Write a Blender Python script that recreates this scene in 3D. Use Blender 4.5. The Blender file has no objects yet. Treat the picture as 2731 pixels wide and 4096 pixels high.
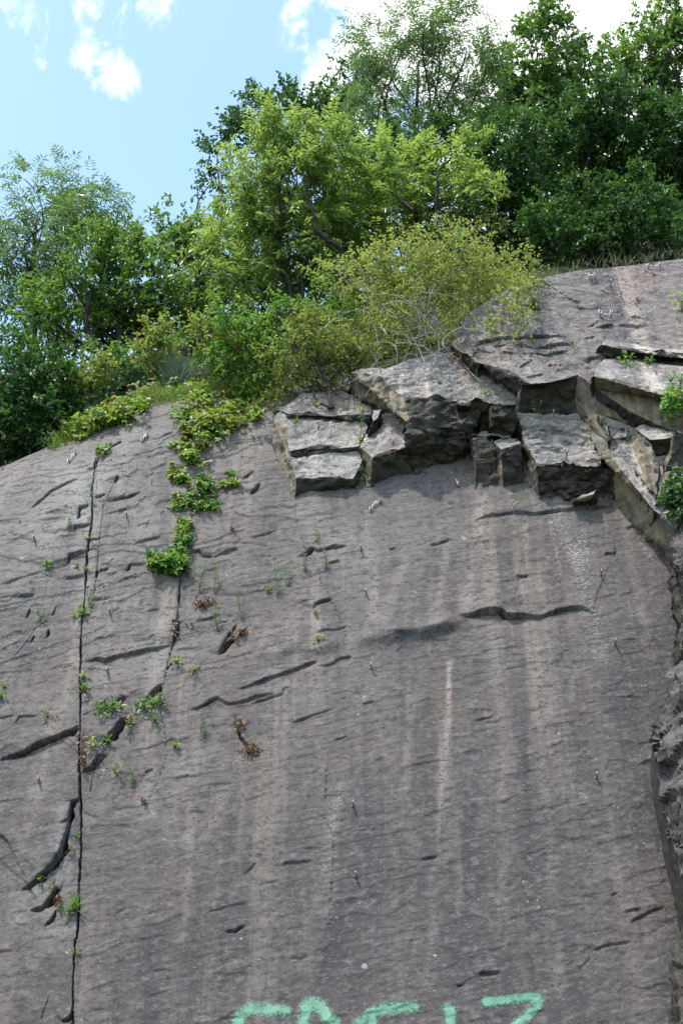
import bpy, bmesh, math, random
import numpy as np
from mathutils import Vector, Matrix, noise as mnoise
from mathutils.geometry import tessellate_polygon

random.seed(7)
rng = np.random.default_rng(11)
scene = bpy.context.scene
COL = scene.collection
R = math.radians

# ------------------------------------------------------------------ camera
PW, PH = 2731.0, 4096.0
EYE = np.array([0.0, 0.0, 1.6])
PITCH = R(27.0)
FPX = 5200.0
cam_d = bpy.data.cameras.new("camera")
cam_d.sensor_fit = 'VERTICAL'
cam_d.sensor_height = 24.0
cam_d.lens = FPX / PH * 24.0
cam_d.clip_start = 0.1
cam_d.clip_end = 2000.0
cam = bpy.data.objects.new("camera", cam_d)
COL.objects.link(cam)
cam.location = EYE
cam.rotation_euler = (math.pi / 2 + PITCH, 0, 0)
scene.camera = cam

# ------------------------------------------------------------------ sun and sky
SUN = np.array([-0.28, -0.36, 0.89]); SUN /= np.linalg.norm(SUN)
sun_d = bpy.data.lights.new("sun", 'SUN')
sun_d.energy = 2.5
sun_d.angle = R(0.5)
sun_d.color = (1.0, 0.965, 0.91)
sun = bpy.data.objects.new("sun", sun_d)
COL.objects.link(sun)
sun.location = (-20, -20, 60)
sun.rotation_euler = Vector(SUN).to_track_quat('Z', 'Y').to_euler()

scene.view_settings.view_transform = 'Standard'
scene.view_settings.look = 'None'
scene.view_settings.gamma = 1.0
scene.view_settings.use_curve_mapping = False
scene.view_settings.exposure = 1.05
scene.cycles.max_bounces = 8
scene.cycles.diffuse_bounces = 3
scene.cycles.glossy_bounces = 2
scene.cycles.transmission_bounces = 4
scene.cycles.transparent_max_bounces = 8


def ray(px, py):
    x = (px - PW / 2) / FPX
    y = (PH / 2 - py) / FPX
    d = np.array([x, math.cos(PITCH) - y * math.sin(PITCH), math.sin(PITCH) + y * math.cos(PITCH)])
    return d / np.linalg.norm(d)


class NT:
    """small node-tree writer"""
    def __init__(self, tree):
        self.t = tree
        self.t.nodes.clear()

    def n(self, typ, **kw):
        nd = self.t.nodes.new(typ)
        for k, v in kw.items():
            if k == 'ins':
                for kk, vv in v.items():
                    s = nd.inputs[kk]
                    if hasattr(vv, 'is_output') or isinstance(vv, bpy.types.NodeSocket):
                        self.t.links.new(vv, s)
                    else:
                        s.default_value = vv
            else:
                setattr(nd, k, v)
        return nd

    def math(self, op, a, b=None, c=None, clamp=False):
        nd = self.t.nodes.new('ShaderNodeMath'); nd.operation = op; nd.use_clamp = clamp
        for i, v in enumerate((a, b, c)):
            if v is None: continue
            if isinstance(v, bpy.types.NodeSocket): self.t.links.new(v, nd.inputs[i])
            else: nd.inputs[i].default_value = v
        return nd.outputs[0]

    def mix(self, f, a, b, mode='MIX'):
        nd = self.t.nodes.new('ShaderNodeMix'); nd.data_type = 'RGBA'; nd.blend_type = mode
        for s, v in ((nd.inputs[0], f), (nd.inputs[6], a), (nd.inputs[7], b)):
            if isinstance(v, bpy.types.NodeSocket): self.t.links.new(v, s)
            else: s.default_value = v if not isinstance(v, tuple) or len(v) == 4 else (*v, 1)
        return nd.outputs[2]

    def noise(self, vec, scale, detail=4, rough=0.55, dist=0.0, col=False):
        nd = self.n('ShaderNodeTexNoise', ins={'Vector': vec, 'Scale': scale, 'Detail': detail, 'Roughness': rough, 'Distortion': dist})
        return nd.outputs['Color' if col else 'Fac']

    def ss(self, v, a, b, lo=0.0, hi=1.0):
        nd = self.t.nodes.new('ShaderNodeMapRange'); nd.interpolation_type = 'SMOOTHSTEP'
        self.t.links.new(v, nd.inputs['Value'])
        nd.inputs['From Min'].default_value = a; nd.inputs['From Max'].default_value = b
        nd.inputs['To Min'].default_value = lo; nd.inputs['To Max'].default_value = hi
        return nd.outputs[0]

    def mapping(self, vec, rot=(0, 0, 0), scale=(1, 1, 1), loc=(0, 0, 0)):
        return self.n('ShaderNodeMapping', ins={'Vector': vec, 'Rotation': rot, 'Scale': scale, 'Location': loc}).outputs[0]


world = bpy.data.worlds.new("World")
scene.world = world
world.use_nodes = True
w_ = NT(world.node_tree)
sky = w_.n('ShaderNodeTexSky', sky_type='NISHITA')
sky.sun_disc = False
sky.sun_elevation = math.asin(SUN[2])
sky.sun_rotation = math.atan2(SUN[0], SUN[1])
sky.air_density = 1.0
sky.dust_density = 2.0
sky.ozone_density = 1.0
tc = w_.n('ShaderNodeTexCoord')
dirv = w_.n('ShaderNodeVectorMath', operation='NORMALIZE', ins={0: tc.outputs['Generated']}).outputs[0]
cn = w_.noise(w_.mapping(dirv, rot=(0, R(35), 0), scale=(1.6, 1, .8)), 15.0, 8, 0.62, 0.5)
cn2 = w_.noise(dirv, 36.0, 6, 0.6, 0.2)
# (px, py, radius px, weight) : where the clouds stand in the sky, as directions
CLOUDS = [(2000, -100, 760, 2.6), (1650, 80, 430, 1.9), (2500, 150, 520, 2.6), (1330, 300, 150, 1.1), (2100, 420, 520, 2.2), (2900, -200, 900, 1.0),
          (175, 110, 190, 0.40), (340, 110, 150, 0.34), (465, 300, 120, 0.52), (310, 215, 110, 0.45), (640, 15, 150, 0.40), (820, 10, 150, 0.40), (410, 20, 160, 0.42), (60, 60, 200, .30),
          (1750, -900, 900, 0.9), (3900, 300, 1200, 0.9), (-2500, 600, 1200, 0.6)]
acc = None
for (cx, cy, cr, cw) in CLOUDS:
    d = ray(cx, cy)
    dist = w_.n('ShaderNodeVectorMath', operation='DISTANCE', ins={0: dirv, 1: tuple(d)}).outputs['Value']
    m = w_.ss(dist, 0.0, cr * 1.25 / FPX, cw, 0.0)
    acc = m if acc is None else w_.math('MAXIMUM', acc, m)
val = w_.math('ADD', acc, w_.math('MULTIPLY', w_.math('SUBTRACT', cn, 0.5), 3.4))
val = w_.math('ADD', val, w_.math('MULTIPLY', w_.math('SUBTRACT', cn2, 0.5), 0.8))
cmask = w_.ss(val, 0.25, 1.05)
cmask = w_.math('MULTIPLY', cmask, w_.ss(acc, 0.02, 0.2))
skyc = w_.mix(1.0, sky.outputs[0], (1.55, 1.64, 1.55, 1), "MULTIPLY")
cloudc = w_.mix(w_.ss(cn, 0.3, 0.75), (4.9, 5.0, 5.1, 1), (5.4, 5.45, 5.5, 1))
skyfinal = w_.mix(cmask, skyc, cloudc)
bg = w_.n('ShaderNodeBackground', ins={'Color': skyfinal, 'Strength': 0.15})
wo = w_.n('ShaderNodeOutputWorld', ins={'Surface': bg.outputs[0]})

# ------------------------------------------------------------------ slab frame
DIP = R(75)
O = np.array([0.0, 11.0, 1.6])
UU = np.array([1.0, 0, 0]); VV = np.array([0, math.cos(DIP), math.sin(DIP)]); NN = np.array([0, -math.sin(DIP), math.cos(DIP)])
SLABM = Matrix(((1, 0, 0, O[0]), (0, VV[1], NN[1], O[1]), (0, VV[2], NN[2], O[2]), (0, 0, 0, 1)))


def uvw(px, py, w=0.0):
    d = ray(px, py)
    t = (w - (EYE - O) @ NN) / (d @ NN)
    p = EYE + t * d - O
    return np.array([p @ UU, p @ VV, w])


def to_world(q):
    q = np.asarray(q)
    return O + q[..., 0:1] * UU + q[..., 1:2] * VV + q[..., 2:3] * NN


def c4(x, y): return (1000 + x / 1.568, 1200 + y / 1.568)
def c5(x, y): return (1800 + x / 1.684, 1000 + y / 1.684)
CROPS = {'a': (0, 2000, 1.42545), 'b': (0, 1000, 1.42545), 'd': (0, 3000, 1.742), 'e': (1000, 2000, 1.42545), 'f': (1900, 2000, 1.887),
         'h': (900, 3000, 1.42545), 'i': (1900, 3000, 1.887), '4': (1000, 1200, 1.568), '5': (1800, 1000, 1.684), 'p': (0, 0, 1.0)}
def cr(c, x, y):
    a = CROPS[c]
    return (a[0] + x / a[2], a[1] + y / a[2])

# ------------------------------------------------------------------ numpy noise
_perm = np.random.default_rng(3).integers(0, 256, 512)
_perm[256:] = _perm[:256]
_g2 = np.array([(math.cos(a), math.sin(a)) for a in np.linspace(0, 2 * math.pi, 16, endpoint=False)])
def pn2(x, y):
    xi = np.floor(x).astype(int); yi = np.floor(y).astype(int)
    xf = x - xi; yf = y - yi
    u = xf * xf * xf * (xf * (xf * 6 - 15) + 10); v = yf * yf * yf * (yf * (yf * 6 - 15) + 10)
    def g(ix, iy, fx, fy):
        h = _perm[(_perm[ix & 255] + iy) & 255] & 15
        gg = _g2[h]
        return gg[..., 0] * fx + gg[..., 1] * fy
    a = g(xi, yi, xf, yf); b = g(xi + 1, yi, xf - 1, yf); c = g(xi, yi + 1, xf, yf - 1); d = g(xi + 1, yi + 1, xf - 1, yf - 1)
    return (a + u * (b - a)) * (1 - v) + (c + u * (d - c)) * v
def fbm2(x, y, o=4, r=0.5):
    s = 0; a = 1.0
    for i in range(o):
        s = s + a * pn2(x * 2 ** i + 17.3 * i, y * 2 ** i + 5.1 * i); a *= r
    return s

# ------------------------------------------------------------------ ledges and cracks of the slab
BED = R(11)
LEDGES = []   # (uv polyline, h, soft)
def led(c, pts, h, soft=0.0, w=0.0):
    P = np.array([uvw(*cr(c, *p), w)[:2] for p in pts])
    tot = np.hypot(*np.diff(P, axis=0).T).sum()
    LEDGES.append((P, h * .9 if soft else min(h * .62, .15 * tot), soft, w))
led('a', [(0, 1490), (130, 1450), (230, 1400), (340, 1350), (455, 1295)], .11)
led('a', [(480, 925), (560, 905), (600, 920), (690, 885), (790, 870), (940, 835), (985, 820)], .075)
led('a', [(585, 1400), (640, 1330), (690, 1265), (730, 1240)], .13)
led('a', [(470, 1545), (520, 1530), (560, 1470), (600, 1445)], .06)
led('a', [(825, 1150), (870, 1100), (910, 1065), (930, 1045)], .10)
led('a', [(580, 1210), (660, 1160), (720, 1125)], .06)
led('a', [(760, 1175), (830, 1150)], .03)
led('a', [(1070, 1200), (1120, 1190), (1180, 1160), (1240, 1130), (1300, 1160), (1380, 1150), (1460, 1125), (1568, 1105)], .045)
led('a', [(1355, 1080), (1430, 1060), (1480, 1035), (1568, 1000)], .03)
led('a', [(1085, 295), (1140, 290), (1160, 315), (1220, 320), (1290, 290), (1350, 270)], .05)
led('a', [(770, 255), (900, 220), (915, 205)], .05)
led('a', [(720, 405), (740, 370), (830, 365)], .06)
led('a', [(690, 450), (800, 430)], .03)
led('b', [(540, 1415), (610, 1400)], .06)
led('b', [(610, 1440), (720, 1415), (800, 1385)], .045)
led('b', [(610, 1510), (730, 1475)], .025)
led('b', [(445, 1550), (460, 1480), (510, 1465)], .07)
led('b', [(170, 1470), (230, 1420), (290, 1365), (380, 1320), (450, 1290)], .05)
led('b', [(600, 1105), (660, 1080), (690, 1060)], .06)
led('b', [(720, 1080), (810, 1065), (850, 1055)], .025)
led('b', [(490, 1245), (540, 1240), (560, 1165)], .05)
led('b', [(580, 1200), (600, 1160)], .05)
led('b', [(650, 1335), (675, 1290)], .05)
led('b', [(680, 1170), (720, 1160)], .03)
led('b', [(1390, 1305), (1420, 1275), (1450, 1255)], .04)
led('b', [(1425, 1390), (1460, 1360), (1485, 1325)], .08)
led('b', [(770, 1080), (900, 1060), (960, 1030), (1010, 1010)], .03)
for pts, h in (([(425, 190), (430, 165), (520, 150)], .07), ([(385, 370), (395, 320), (500, 300)], .07), ([(250, 400), (300, 385), (385, 370)], .025),
               ([(505, 240), (570, 225)], .08), ([(505, 290), (560, 280)], .06), ([(545, 440), (550, 400)], .05), ([(560, 410), (625, 390)], .05),
               ([(550, 350), (560, 320)], .05), ([(0, 480), (120, 440), (250, 400)], .035), ([(355, 445), (490, 435)], .03), ([(520, 565), (630, 555)], .035),
               ([(100, 550), (200, 540)], .03), ([(150, 670), (172, 620)], .07), ([(300, 660), (320, 600)], .05), ([(265, 790), (275, 735)], .09), ([(175, 815), (195, 775)], .07),
               ([(835, 630), (900, 620)], .03), ([(1110, 690), (1180, 680), (1250, 650)], .04), ([(970, 692), (1020, 695)], .05), ([(985, 820), (1000, 770), (1025, 690)], .08), ([(970, 755), (1010, 740)], .06),
               ([(0, 860), (60, 830), (130, 800)], .02), ([(0, 1255), (90, 1240)], .03), ([(90, 1285), (115, 1250), (220, 1240)], .03), ([(355, 960), (420, 930)], .02),
               ([(0, 780), (80, 770), (170, 750)], .02), ([(1245, 885), (1290, 790), (1350, 715)], .05), ([(1350, 790), (1400, 740)], .04), ([(1420, 500), (1450, 480)], .03),
               ([(0, 560), (60, 550), (200, 540)], .025), ([(60, 620), (150, 590)], .02), ([(460, 1165), (530, 1140)], .02)):
    led('a', pts, h)
led('d', [(150, 970), (210, 945), (290, 890), (370, 810), (420, 740), (450, 640), (480, 520), (495, 400), (500, 370), (565, 340)], .14)
led('d', [(430, 525), (475, 510)], .06)
led('d', [(220, 1115), (290, 1105), (350, 1030), (385, 960), (430, 965)], .11)
led('d', [(310, 1230), (360, 1170), (390, 1110)], .09)
led('d', [(430, 1895), (480, 1860), (515, 1815)], .12)
led('d', [(320, 1305), (370, 1298)], .03)
led('d', [(575, 150), (640, 130), (690, 75), (740, 30)], .06)
for pts, h in (([(860, 280), (890, 255)], .05), ([(1000, 190), (1015, 150), (1070, 130)], .03), ([(800, 1220), (815, 1185)], .03), ([(805, 1160), (810, 1130), (870, 1115)], .025),
               ([(920, 970), (1160, 965), (1200, 975)], .012), ([(880, 1310), (1100, 1315)], .012), ([(550, 970), (620, 960)], .012), ([(0, 1230), (70, 1222)], .015), ([(1060, 1540), (1160, 1520)], .015)):
    led('d', pts, h)
for pts, h in (([(265, 325), (310, 310), (350, 275), (390, 290), (460, 270), (550, 260)], .06), ([(445, 360), (510, 348)], .04), ([(1020, 262), (1080, 250), (1135, 230)], .035),
               ([(805, 385), (890, 365)], .022), ([(790, 285), (835, 272)], .025), ([(355, 625), (380, 590), (470, 565)], .05), ([(205, 615), (290, 585), (360, 575)], .02),
               ([(0, 220), (30, 210), (160, 170)], .025), ([(0, 1060), (100, 1020), (250, 970), (380, 920)], .05), ([(385, 940), (440, 945), (510, 905), (580, 895)], .035),
               ([(590, 900), (690, 885)], .02), ([(0, 1160), (100, 1130), (185, 1100), (190, 1075), (230, 1060)], .035), ([(230, 1270), (400, 1210), (480, 1185)], .03),
               ([(640, 1160), (700, 1150)], .03), ([(1125, 832), (1165, 830)], .03), ([(1270, 1260), (1370, 1240), (1390, 1220)], .025), ([(380, 765), (470, 745), (560, 715)], .03),
               ([(730, 800), (900, 760)], .012), ([(840, 860), (870, 820)], .02), ([(470, 1370), (560, 1345)], .025), ([(700, 1490), (760, 1470)], .02)):
    led('e', pts, h)
led('e', [(1195, 660), (1260, 655), (1420, 635), (1450, 665), (1568, 660)], .085)
led('f', [(0, 860), (150, 850), (195, 840), (235, 880), (380, 875), (490, 880), (600, 840), (700, 815), (800, 808), (880, 850), (915, 850)], .085)
led('e', [(560, 800), (750, 775), (900, 750), (1000, 740), (1100, 710), (1240, 680)], .10, .10)
led('e', [(20, 890), (150, 875), (250, 835), (370, 850), (540, 805)], .08, .10)
for pts, h in (([(0, 150), (130, 120), (320, 100), (450, 110), (480, 108), (640, 80), (800, 70), (1060, 40)], .06), ([(390, 55), (480, 40)], .06), ([(965, 412), (1010, 400), (1070, 398)], .07),
               ([(300, 583), (400, 575)], .04), ([(430, 565), (580, 530)], .012), ([(740, 635), (800, 625)], .03), ([(890, 330), (1080, 320)], .012), ([(1090, 720), (1180, 690)], .02),
               ([(380, 1225), (470, 1215)], .02), ([(1085, 1265), (1130, 1260)], .025), ([(880, 1420), (915, 1410)], .025), ([(490, 1605), (530, 1575)], .025), ([(0, 960), (100, 940)], .02), ([(1140, 205), (1210, 190)], .025),
               ([(480, 1340), (500, 1325)], .03), ([(560, 1640), (700, 1610)], .015), ([(60, 1680), (210, 1670)], .015), ([(1010, 625), (1050, 620)], .03)):
    led('f', pts, h)
for pts, h in (([(0, 1035), (60, 1030), (120, 1000)], .035), ([(110, 710), (180, 640)], .025), ([(320, 660), (350, 640), (500, 630)], .03), ([(600, 870), (680, 850), (800, 835)], .02), ([(1320, 1345), (1360, 1340)], .04),
               ([(1440, 1280), (1568, 1260)], .025), ([(1115, 620), (1210, 605)], .03), ([(1000, 685), (1025, 680)], .03), ([(720, 460), (870, 445)], .02), ([(370, 1185), (470, 1180)], .025), ([(820, 1310), (830, 1280)], .03),
               ([(0, 1275), (120, 1260)], .015), ([(985, 390), (1000, 385)], .04), ([(1030, 880), (1060, 870)], .025)):
    led('h', pts, h)
for pts, h in (([(640, 1585), (690, 1580)], .035), ([(1020, 1110), (1080, 1080)], .04), ([(290, 410), (340, 390)], .02), ([(740, 425), (860, 405)], .02), ([(480, 790), (620, 755)], .02), ([(1120, 1220), (1240, 1200)], .03),
               ([(1160, 1300), (1330, 1210), (1440, 1175)], .035), ([(870, 1510), (1000, 1465), (1180, 1440)], .03), ([(20, 1700), (180, 1670)], .035), ([(0, 1520), (200, 1495)], .015), ([(780, 1650), (870, 1560)], .025), ([(20, 1745), (60, 1735)], .03)):
    led('i', pts, h)
# many short random flakes along the bedding
_r = random.Random(5)
for k in range(1100):
    u0 = _r.uniform(-5.5, 5.0); v0 = _r.uniform(-.5, 11.2)
    L = _r.choice((.06, .1, .14, .2, .3)) * _r.uniform(.6, 1.4)
    a = BED + _r.gauss(0, .12)
    h = L * _r.uniform(.025, .06)
    if _r.random() < .1: h *= 1.6
    p = [(u0 + (s - .5) * L * math.cos(a) + _r.gauss(0, .008), v0 + (s - .5) * L * math.sin(a) + _r.gauss(0, .008)) for s in np.linspace(0, 1, 4)]
    LEDGES.append((np.array(p), min(h, .012), 0.0, 0.0))
GROOVES = []  # (uv polyline, half width, depth)
def gro(c, pts, hw, dep, w=0.0):
    P = np.array([uvw(*cr(c, *p), w)[:2] for p in pts])
    tot = np.hypot(*np.diff(P, axis=0).T).sum()
    GROOVES.append((P, hw if tot > 3 else min(hw * (1.0 if hw > .017 else .62), .11 * tot + .003), dep, w))
gro('p', [(292, 4250), (295, 4096), (300, 3800), (310, 3680), (318, 3500), (320, 3200), (322, 3000), (325, 2700), (330, 2500), (345, 2350), (350, 2200), (365, 2100), (370, 1950), (385, 1830)], .0062, .12)
gro('p', [(640, 2830), (655, 2750), (670, 2660), (690, 2580), (710, 2500), (715, 2400), (720, 2300), (725, 2200), (740, 2080)], .0085, .07)
gro('p', [(1180, 2010), (1190, 2100), (1215, 2190), (1270, 2280), (1300, 2380), (1340, 2420), (1395, 2580)], .004, .02)
gro('p', [(491, 1849), (470, 1905), (430, 2000), (414, 2031), (403, 2147), (393, 2231), (386, 2309), (372, 2400)], .004, .018)
gro('p', [(690, 2250), (720, 2190), (742, 2100), (752, 2010), (770, 1930)], .004, .03)
gro('p', [(175, 2450), (150, 2500), (118, 2560), (60, 2625)], .004, .02)
gro('p', [(345, 2640), (430, 2610), (560, 2590), (660, 2575)], .004, .02)
gro('p', [(0, 2560), (60, 2530), (140, 2520), (190, 2480)], .005, .025)
gro('p', [(350, 2365), (440, 2345), (540, 2300), (700, 2270)], .004, .025)
gro('p', [(335, 2865), (390, 2840), (440, 2800), (500, 2790)], .005, .03)
gro('p', [(705, 2560), (800, 2540), (880, 2490), (960, 2480)], .004, .02)
gro('p', [(640, 2830), (655, 2890), (660, 2920), (668, 3020), (640, 3110), (600, 3190)], .004, .02)
gro('d', [(630, 290), (640, 210), (660, 150)], .004, .02)
for pts, hw in (([(150, 970), (210, 945), (290, 890), (345, 840)], .022), ([(330, 850), (370, 810), (420, 740), (450, 640), (470, 560)], .024), ([(470, 570), (482, 500), (495, 400), (510, 365), (565, 340)], .018), ([(430, 528), (480, 500)], .014),
                ([(290, 1108), (350, 1040), (385, 970), (415, 965)], .026), ([(220, 1117), (300, 1105)], .008), ([(315, 1232), (360, 1180), (388, 1115)], .016), ([(430, 1898), (480, 1868), (518, 1825)], .022)):
    gro('d', pts, hw, .13)
for pts, hw in (([(590, 1395), (640, 1345), (690, 1290), (728, 1245)], .028), ([(830, 1150), (875, 1105), (920, 1060)], .022), ([(340, 1355), (400, 1325), (455, 1310)], .022), ([(0, 1492), (130, 1455), (230, 1405), (340, 1355)], .012), ([(985, 815), (1003, 770), (1025, 690)], .014),
                ([(1255, 885), (1290, 820), (1340, 780)], .026), ([(1290, 790), (1350, 712)], .010), ([(480, 1540), (525, 1530), (560, 1475)], .013), ([(150, 672), (172, 620)], .013), ([(268, 790), (276, 740)], .014), ([(178, 815), (196, 775)], .012),
                ([(545, 440), (552, 400)], .014), ([(445, 125), (458, 50)], .012), ([(390, 365), (396, 325)], .012), ([(505, 240), (570, 228)], .011), ([(560, 410), (620, 392)], .012), ([(970, 692), (1022, 692)], .012), ([(945, 975), (985, 925)], .010),
                ([(585, 1212), (660, 1165), (715, 1130)], .010), ([(1090, 297), (1140, 292)], .014), ([(720, 405), (745, 372)], .016), ([(1160, 316), (1220, 322)], .012)):
    gro('a', pts, hw, .10)
for pts, hw in (([(540, 1415), (610, 1400)], .014), ([(610, 1440), (720, 1418), (800, 1388)], .010), ([(1425, 1390), (1460, 1360), (1485, 1328)], .016), ([(540, 1245), (558, 1168)], .009), ([(650, 1335), (675, 1290)], .010), ([(600, 1107), (660, 1082), (690, 1060)], .010), ([(1390, 1305), (1420, 1278)], .010)):
    gro('b', pts, hw, .08)
for c_, pts, hw in (('e', [(1195, 662), (1260, 657), (1420, 638), (1450, 665), (1568, 660)], .011), ('f', [(0, 860), (150, 850), (195, 842), (235, 880), (380, 877), (490, 880)], .013), ('f', [(490, 880), (600, 842), (700, 817), (800, 808)], .009), ('e', [(285, 318), (320, 305), (365, 278)], .020), ('e', [(390, 288), (460, 272), (550, 262)], .009),
                   ('e', [(300, 945), (375, 925)], .010), ('e', [(510, 905), (580, 893)], .009), ('e', [(1030, 262), (1080, 250), (1130, 232)], .008), ('e', [(370, 600), (400, 582), (470, 565)], .009), ('f', [(480, 108), (640, 82)], .011), ('f', [(800, 70), (1060, 42)], .010), ('f', [(968, 412), (1065, 398)], .010), ('f', [(310, 583), (400, 576)], .009),
                   ('e', [(445, 362), (508, 350)], .010), ('e', [(790, 287), (832, 274)], .007), ('i', [(1020, 1108), (1045, 1090), (1080, 1080)], .007), ('h', [(1320, 1347), (1360, 1340)], .006), ('h', [(0, 1035), (60, 1030), (110, 1002)], .006), ('a', [(1085, 1200), (1130, 1188), (1180, 1160), (1240, 1132)], .008)):
    gro(c_, pts, hw, .08)
gro('h', [(580, 100), (570, 400), (620, 480), (620, 650), (600, 900), (595, 1050)], .004, .02)
gro('d', [(285, 1870), (350, 1710)], .005, .02)
gro('e', [(1335, 1270), (1380, 1360), (1480, 1460)], .014, .05) if False else None
gro('a', [(1335, 1270), (1380, 1360), (1480, 1460)], .016, .06)
# upper layers
U_W = .75
for pts, h in (([(120, 630), (200, 600), (350, 580), (500, 570), (650, 572), (790, 590)], .07), ([(440, 632), (570, 628)], .05), ([(570, 636), (700, 630), (810, 630)], .06), ([(290, 625), (380, 620)], .04), ([(440, 690), (620, 680), (720, 675), (820, 660)], .05),
               ([(345, 665), (400, 675), (450, 690)], .05), ([(470, 780), (550, 730)], .04), ([(650, 780), (720, 770)], .04), ([(510, 850), (630, 825)], .035), ([(920, 740), (945, 710), (1035, 720)], .07), ([(910, 770), (950, 765)], .06),
               ([(910, 525), (1000, 475)], .03), ([(980, 520), (1100, 505)], .05), ([(1130, 510), (1250, 515), (1320, 505)], .045), ([(1200, 465), (1280, 458)], .03), ([(890, 600), (975, 580)], .03), ([(730, 775), (790, 765)], .03)):
    led('5', pts, h, 0.0, U_W)
for k in range(160):
    u0 = _r.uniform(1.5, 6.0); v0 = _r.uniform(7.5, 11.5); L = _r.uniform(.08, .35); a = BED + _r.gauss(0, .15)
    LEDGES.append((np.array([(u0, v0), (u0 + L * math.cos(a), v0 + L * math.sin(a))]), L * .03, 0.0, U_W))


def seg_dist(U, V, P):
    """signed distance to a polyline (left of its direction is positive), arc fraction"""
    best = np.full(U.shape, 1e9); sgn = np.zeros(U.shape); arc = np.zeros(U.shape)
    ln = np.hypot(*(P[1:] - P[:-1]).T); tot = ln.sum(); s0 = 0
    for i in range(len(P) - 1):
        a, b = P[i], P[i + 1]; d = b - a; L2 = max(d @ d, 1e-12)
        t = np.clip(((U - a[0]) * d[0] + (V - a[1]) * d[1]) / L2, 0, 1)
        ex = U - a[0] - t * d[0]; ey = V - a[1] - t * d[1]
        dd = np.hypot(ex, ey)
        k = dd < best - 1e-9
        cs = d[0] * (V - a[1]) - d[1] * (U - a[0])
        best = np.where(k, dd, best); sgn = np.where(k, np.sign(cs), sgn)
        arc = np.where(k, (s0 + t * ln[i]) / tot, arc); s0 += ln[i]
    return best * np.where(sgn == 0, 1, sgn), arc, tot


def ledge_field(U, V, layer, ua=None, va=None):
    """U, V: 2-D arrays (with ua, va the axes) or 1-D scattered points"""
    Z = np.zeros(U.shape)
    grid = ua is not None
    WU = U + .010 * pn2(U * 7, V * 7) + .007 * pn2(U * 29 + 9, V * 29) + .004 * pn2(U * 71, V * 71 + 3)
    WV = V + .012 * pn2(U * 9 + 40, V * 9 + 3) + .007 * pn2(U * 31 + 3, V * 31 + 8) + .005 * pn2(U * 73 + 3, V * 73)
    for (P, h, soft, w) in LEDGES:
        if abs(w - layer) > .01: continue
        L = max(9 * h, .05)
        mar = 3.2 * L
        lo = P.min(0) - mar; hi = P.max(0) + mar
        if grid:
            i0, i1 = np.searchsorted(ua, (lo[0], hi[0])); j0, j1 = np.searchsorted(va, (lo[1], hi[1]))
            if i1 <= i0 or j1 <= j0: continue
            sl = (slice(j0, j1), slice(i0, i1))
        else:
            sl = np.nonzero((U > lo[0]) & (U < hi[0]) & (V > lo[1]) & (V < hi[1]))[0]
            if len(sl) == 0: continue
        d, arc, tot = seg_dist(WU[sl], WV[sl], P)
        taper = np.clip(np.minimum(arc, 1 - arc) * 5, 0, 1) ** .6
        rr = .75 + .6 * pn2(WU[sl] * 4 + 11, WV[sl] * 4)
        tw = soft if soft > 0 else .006
        pro = np.where(d >= 0, np.exp(-np.maximum(d, 0) / L), np.clip(1 + d / tw, 0, 1))
        if soft > 0:
            pro = np.where(d >= 0, np.exp(-np.maximum(d, 0) / (L * .8)), np.exp(-(d / tw) ** 2))
        rec = (h > .013) * np.where(d < 0, -.25 * np.exp(np.minimum(d, 0) / (.4 * L)), -.25 * np.exp(-np.maximum(d, 0) / .01))
        Z[sl] += h * taper * rr * (pro * np.exp(-np.maximum(d, 0) / (3 * L)) + (rec if soft == 0 else 0))
        if soft == 0 and h > .013: Z[sl] -= taper * np.clip(1 - np.abs(d + .008) / .014, 0, 1) * min(.5 * h, .03)
    for (P, hw, dep, w) in GROOVES:
        if abs(w - layer) > .01: continue
        lo = P.min(0) - .15; hi = P.max(0) + .15
        if grid:
            i0, i1 = np.searchsorted(ua, (lo[0], hi[0])); j0, j1 = np.searchsorted(va, (lo[1], hi[1]))
            sl = (slice(j0, j1), slice(i0, i1))
        else:
            sl = np.nonzero((U > lo[0]) & (U < hi[0]) & (V > lo[1]) & (V < hi[1]))[0]
            if len(sl) == 0: continue
        d, arc, tot = seg_dist(WU[sl], WV[sl], P)
        if dep > .04 and tot < 3:
            # a broken-out wedge below a sharp lip
            wd = 2.0 * hw * np.clip(np.minimum(arc * 2.6, (1 - arc) * 3.4), 0, 1) * np.clip(1 + 1.3 * pn2(arc * tot * 9 + P[0, 0] * 7, arc * 0 + P[0, 1] * 5), .35, 1.8) + .0005
            inw = (d <= .003) & (d > -wd)
            Z[sl] = np.where(inw, Z[sl] - (3.0 * wd + .06 * np.clip(wd / .012, 0, 1)) * np.clip(1 + d / wd, 0, 1) ** .6, Z[sl])
        else:
            d = d + hw * .5 * pn2(WU[sl] * 11, WV[sl] * 11) + (.009 * np.round(3 * pn2(V[sl] * 1.4, V[sl] * 0 + 3.3)) if tot > 3 else 0)
            hwv = hw * np.clip(1 + 1.2 * pn2(WV[sl] * 2.3, WU[sl] * .5 + 4), .45 if tot > 3 else .25, 1.8)
            Z[sl] -= dep * np.clip(1.35 - np.abs(d) / hwv, 0, 1)
        if tot > 3: Z[sl] += .018 * np.exp(-np.abs(d) / .25) * (d > 0) * np.clip(.5 + pn2(WV[sl] * 1.3, WV[sl] * 0 + 3.3), 0, 1)
    return Z


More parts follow.
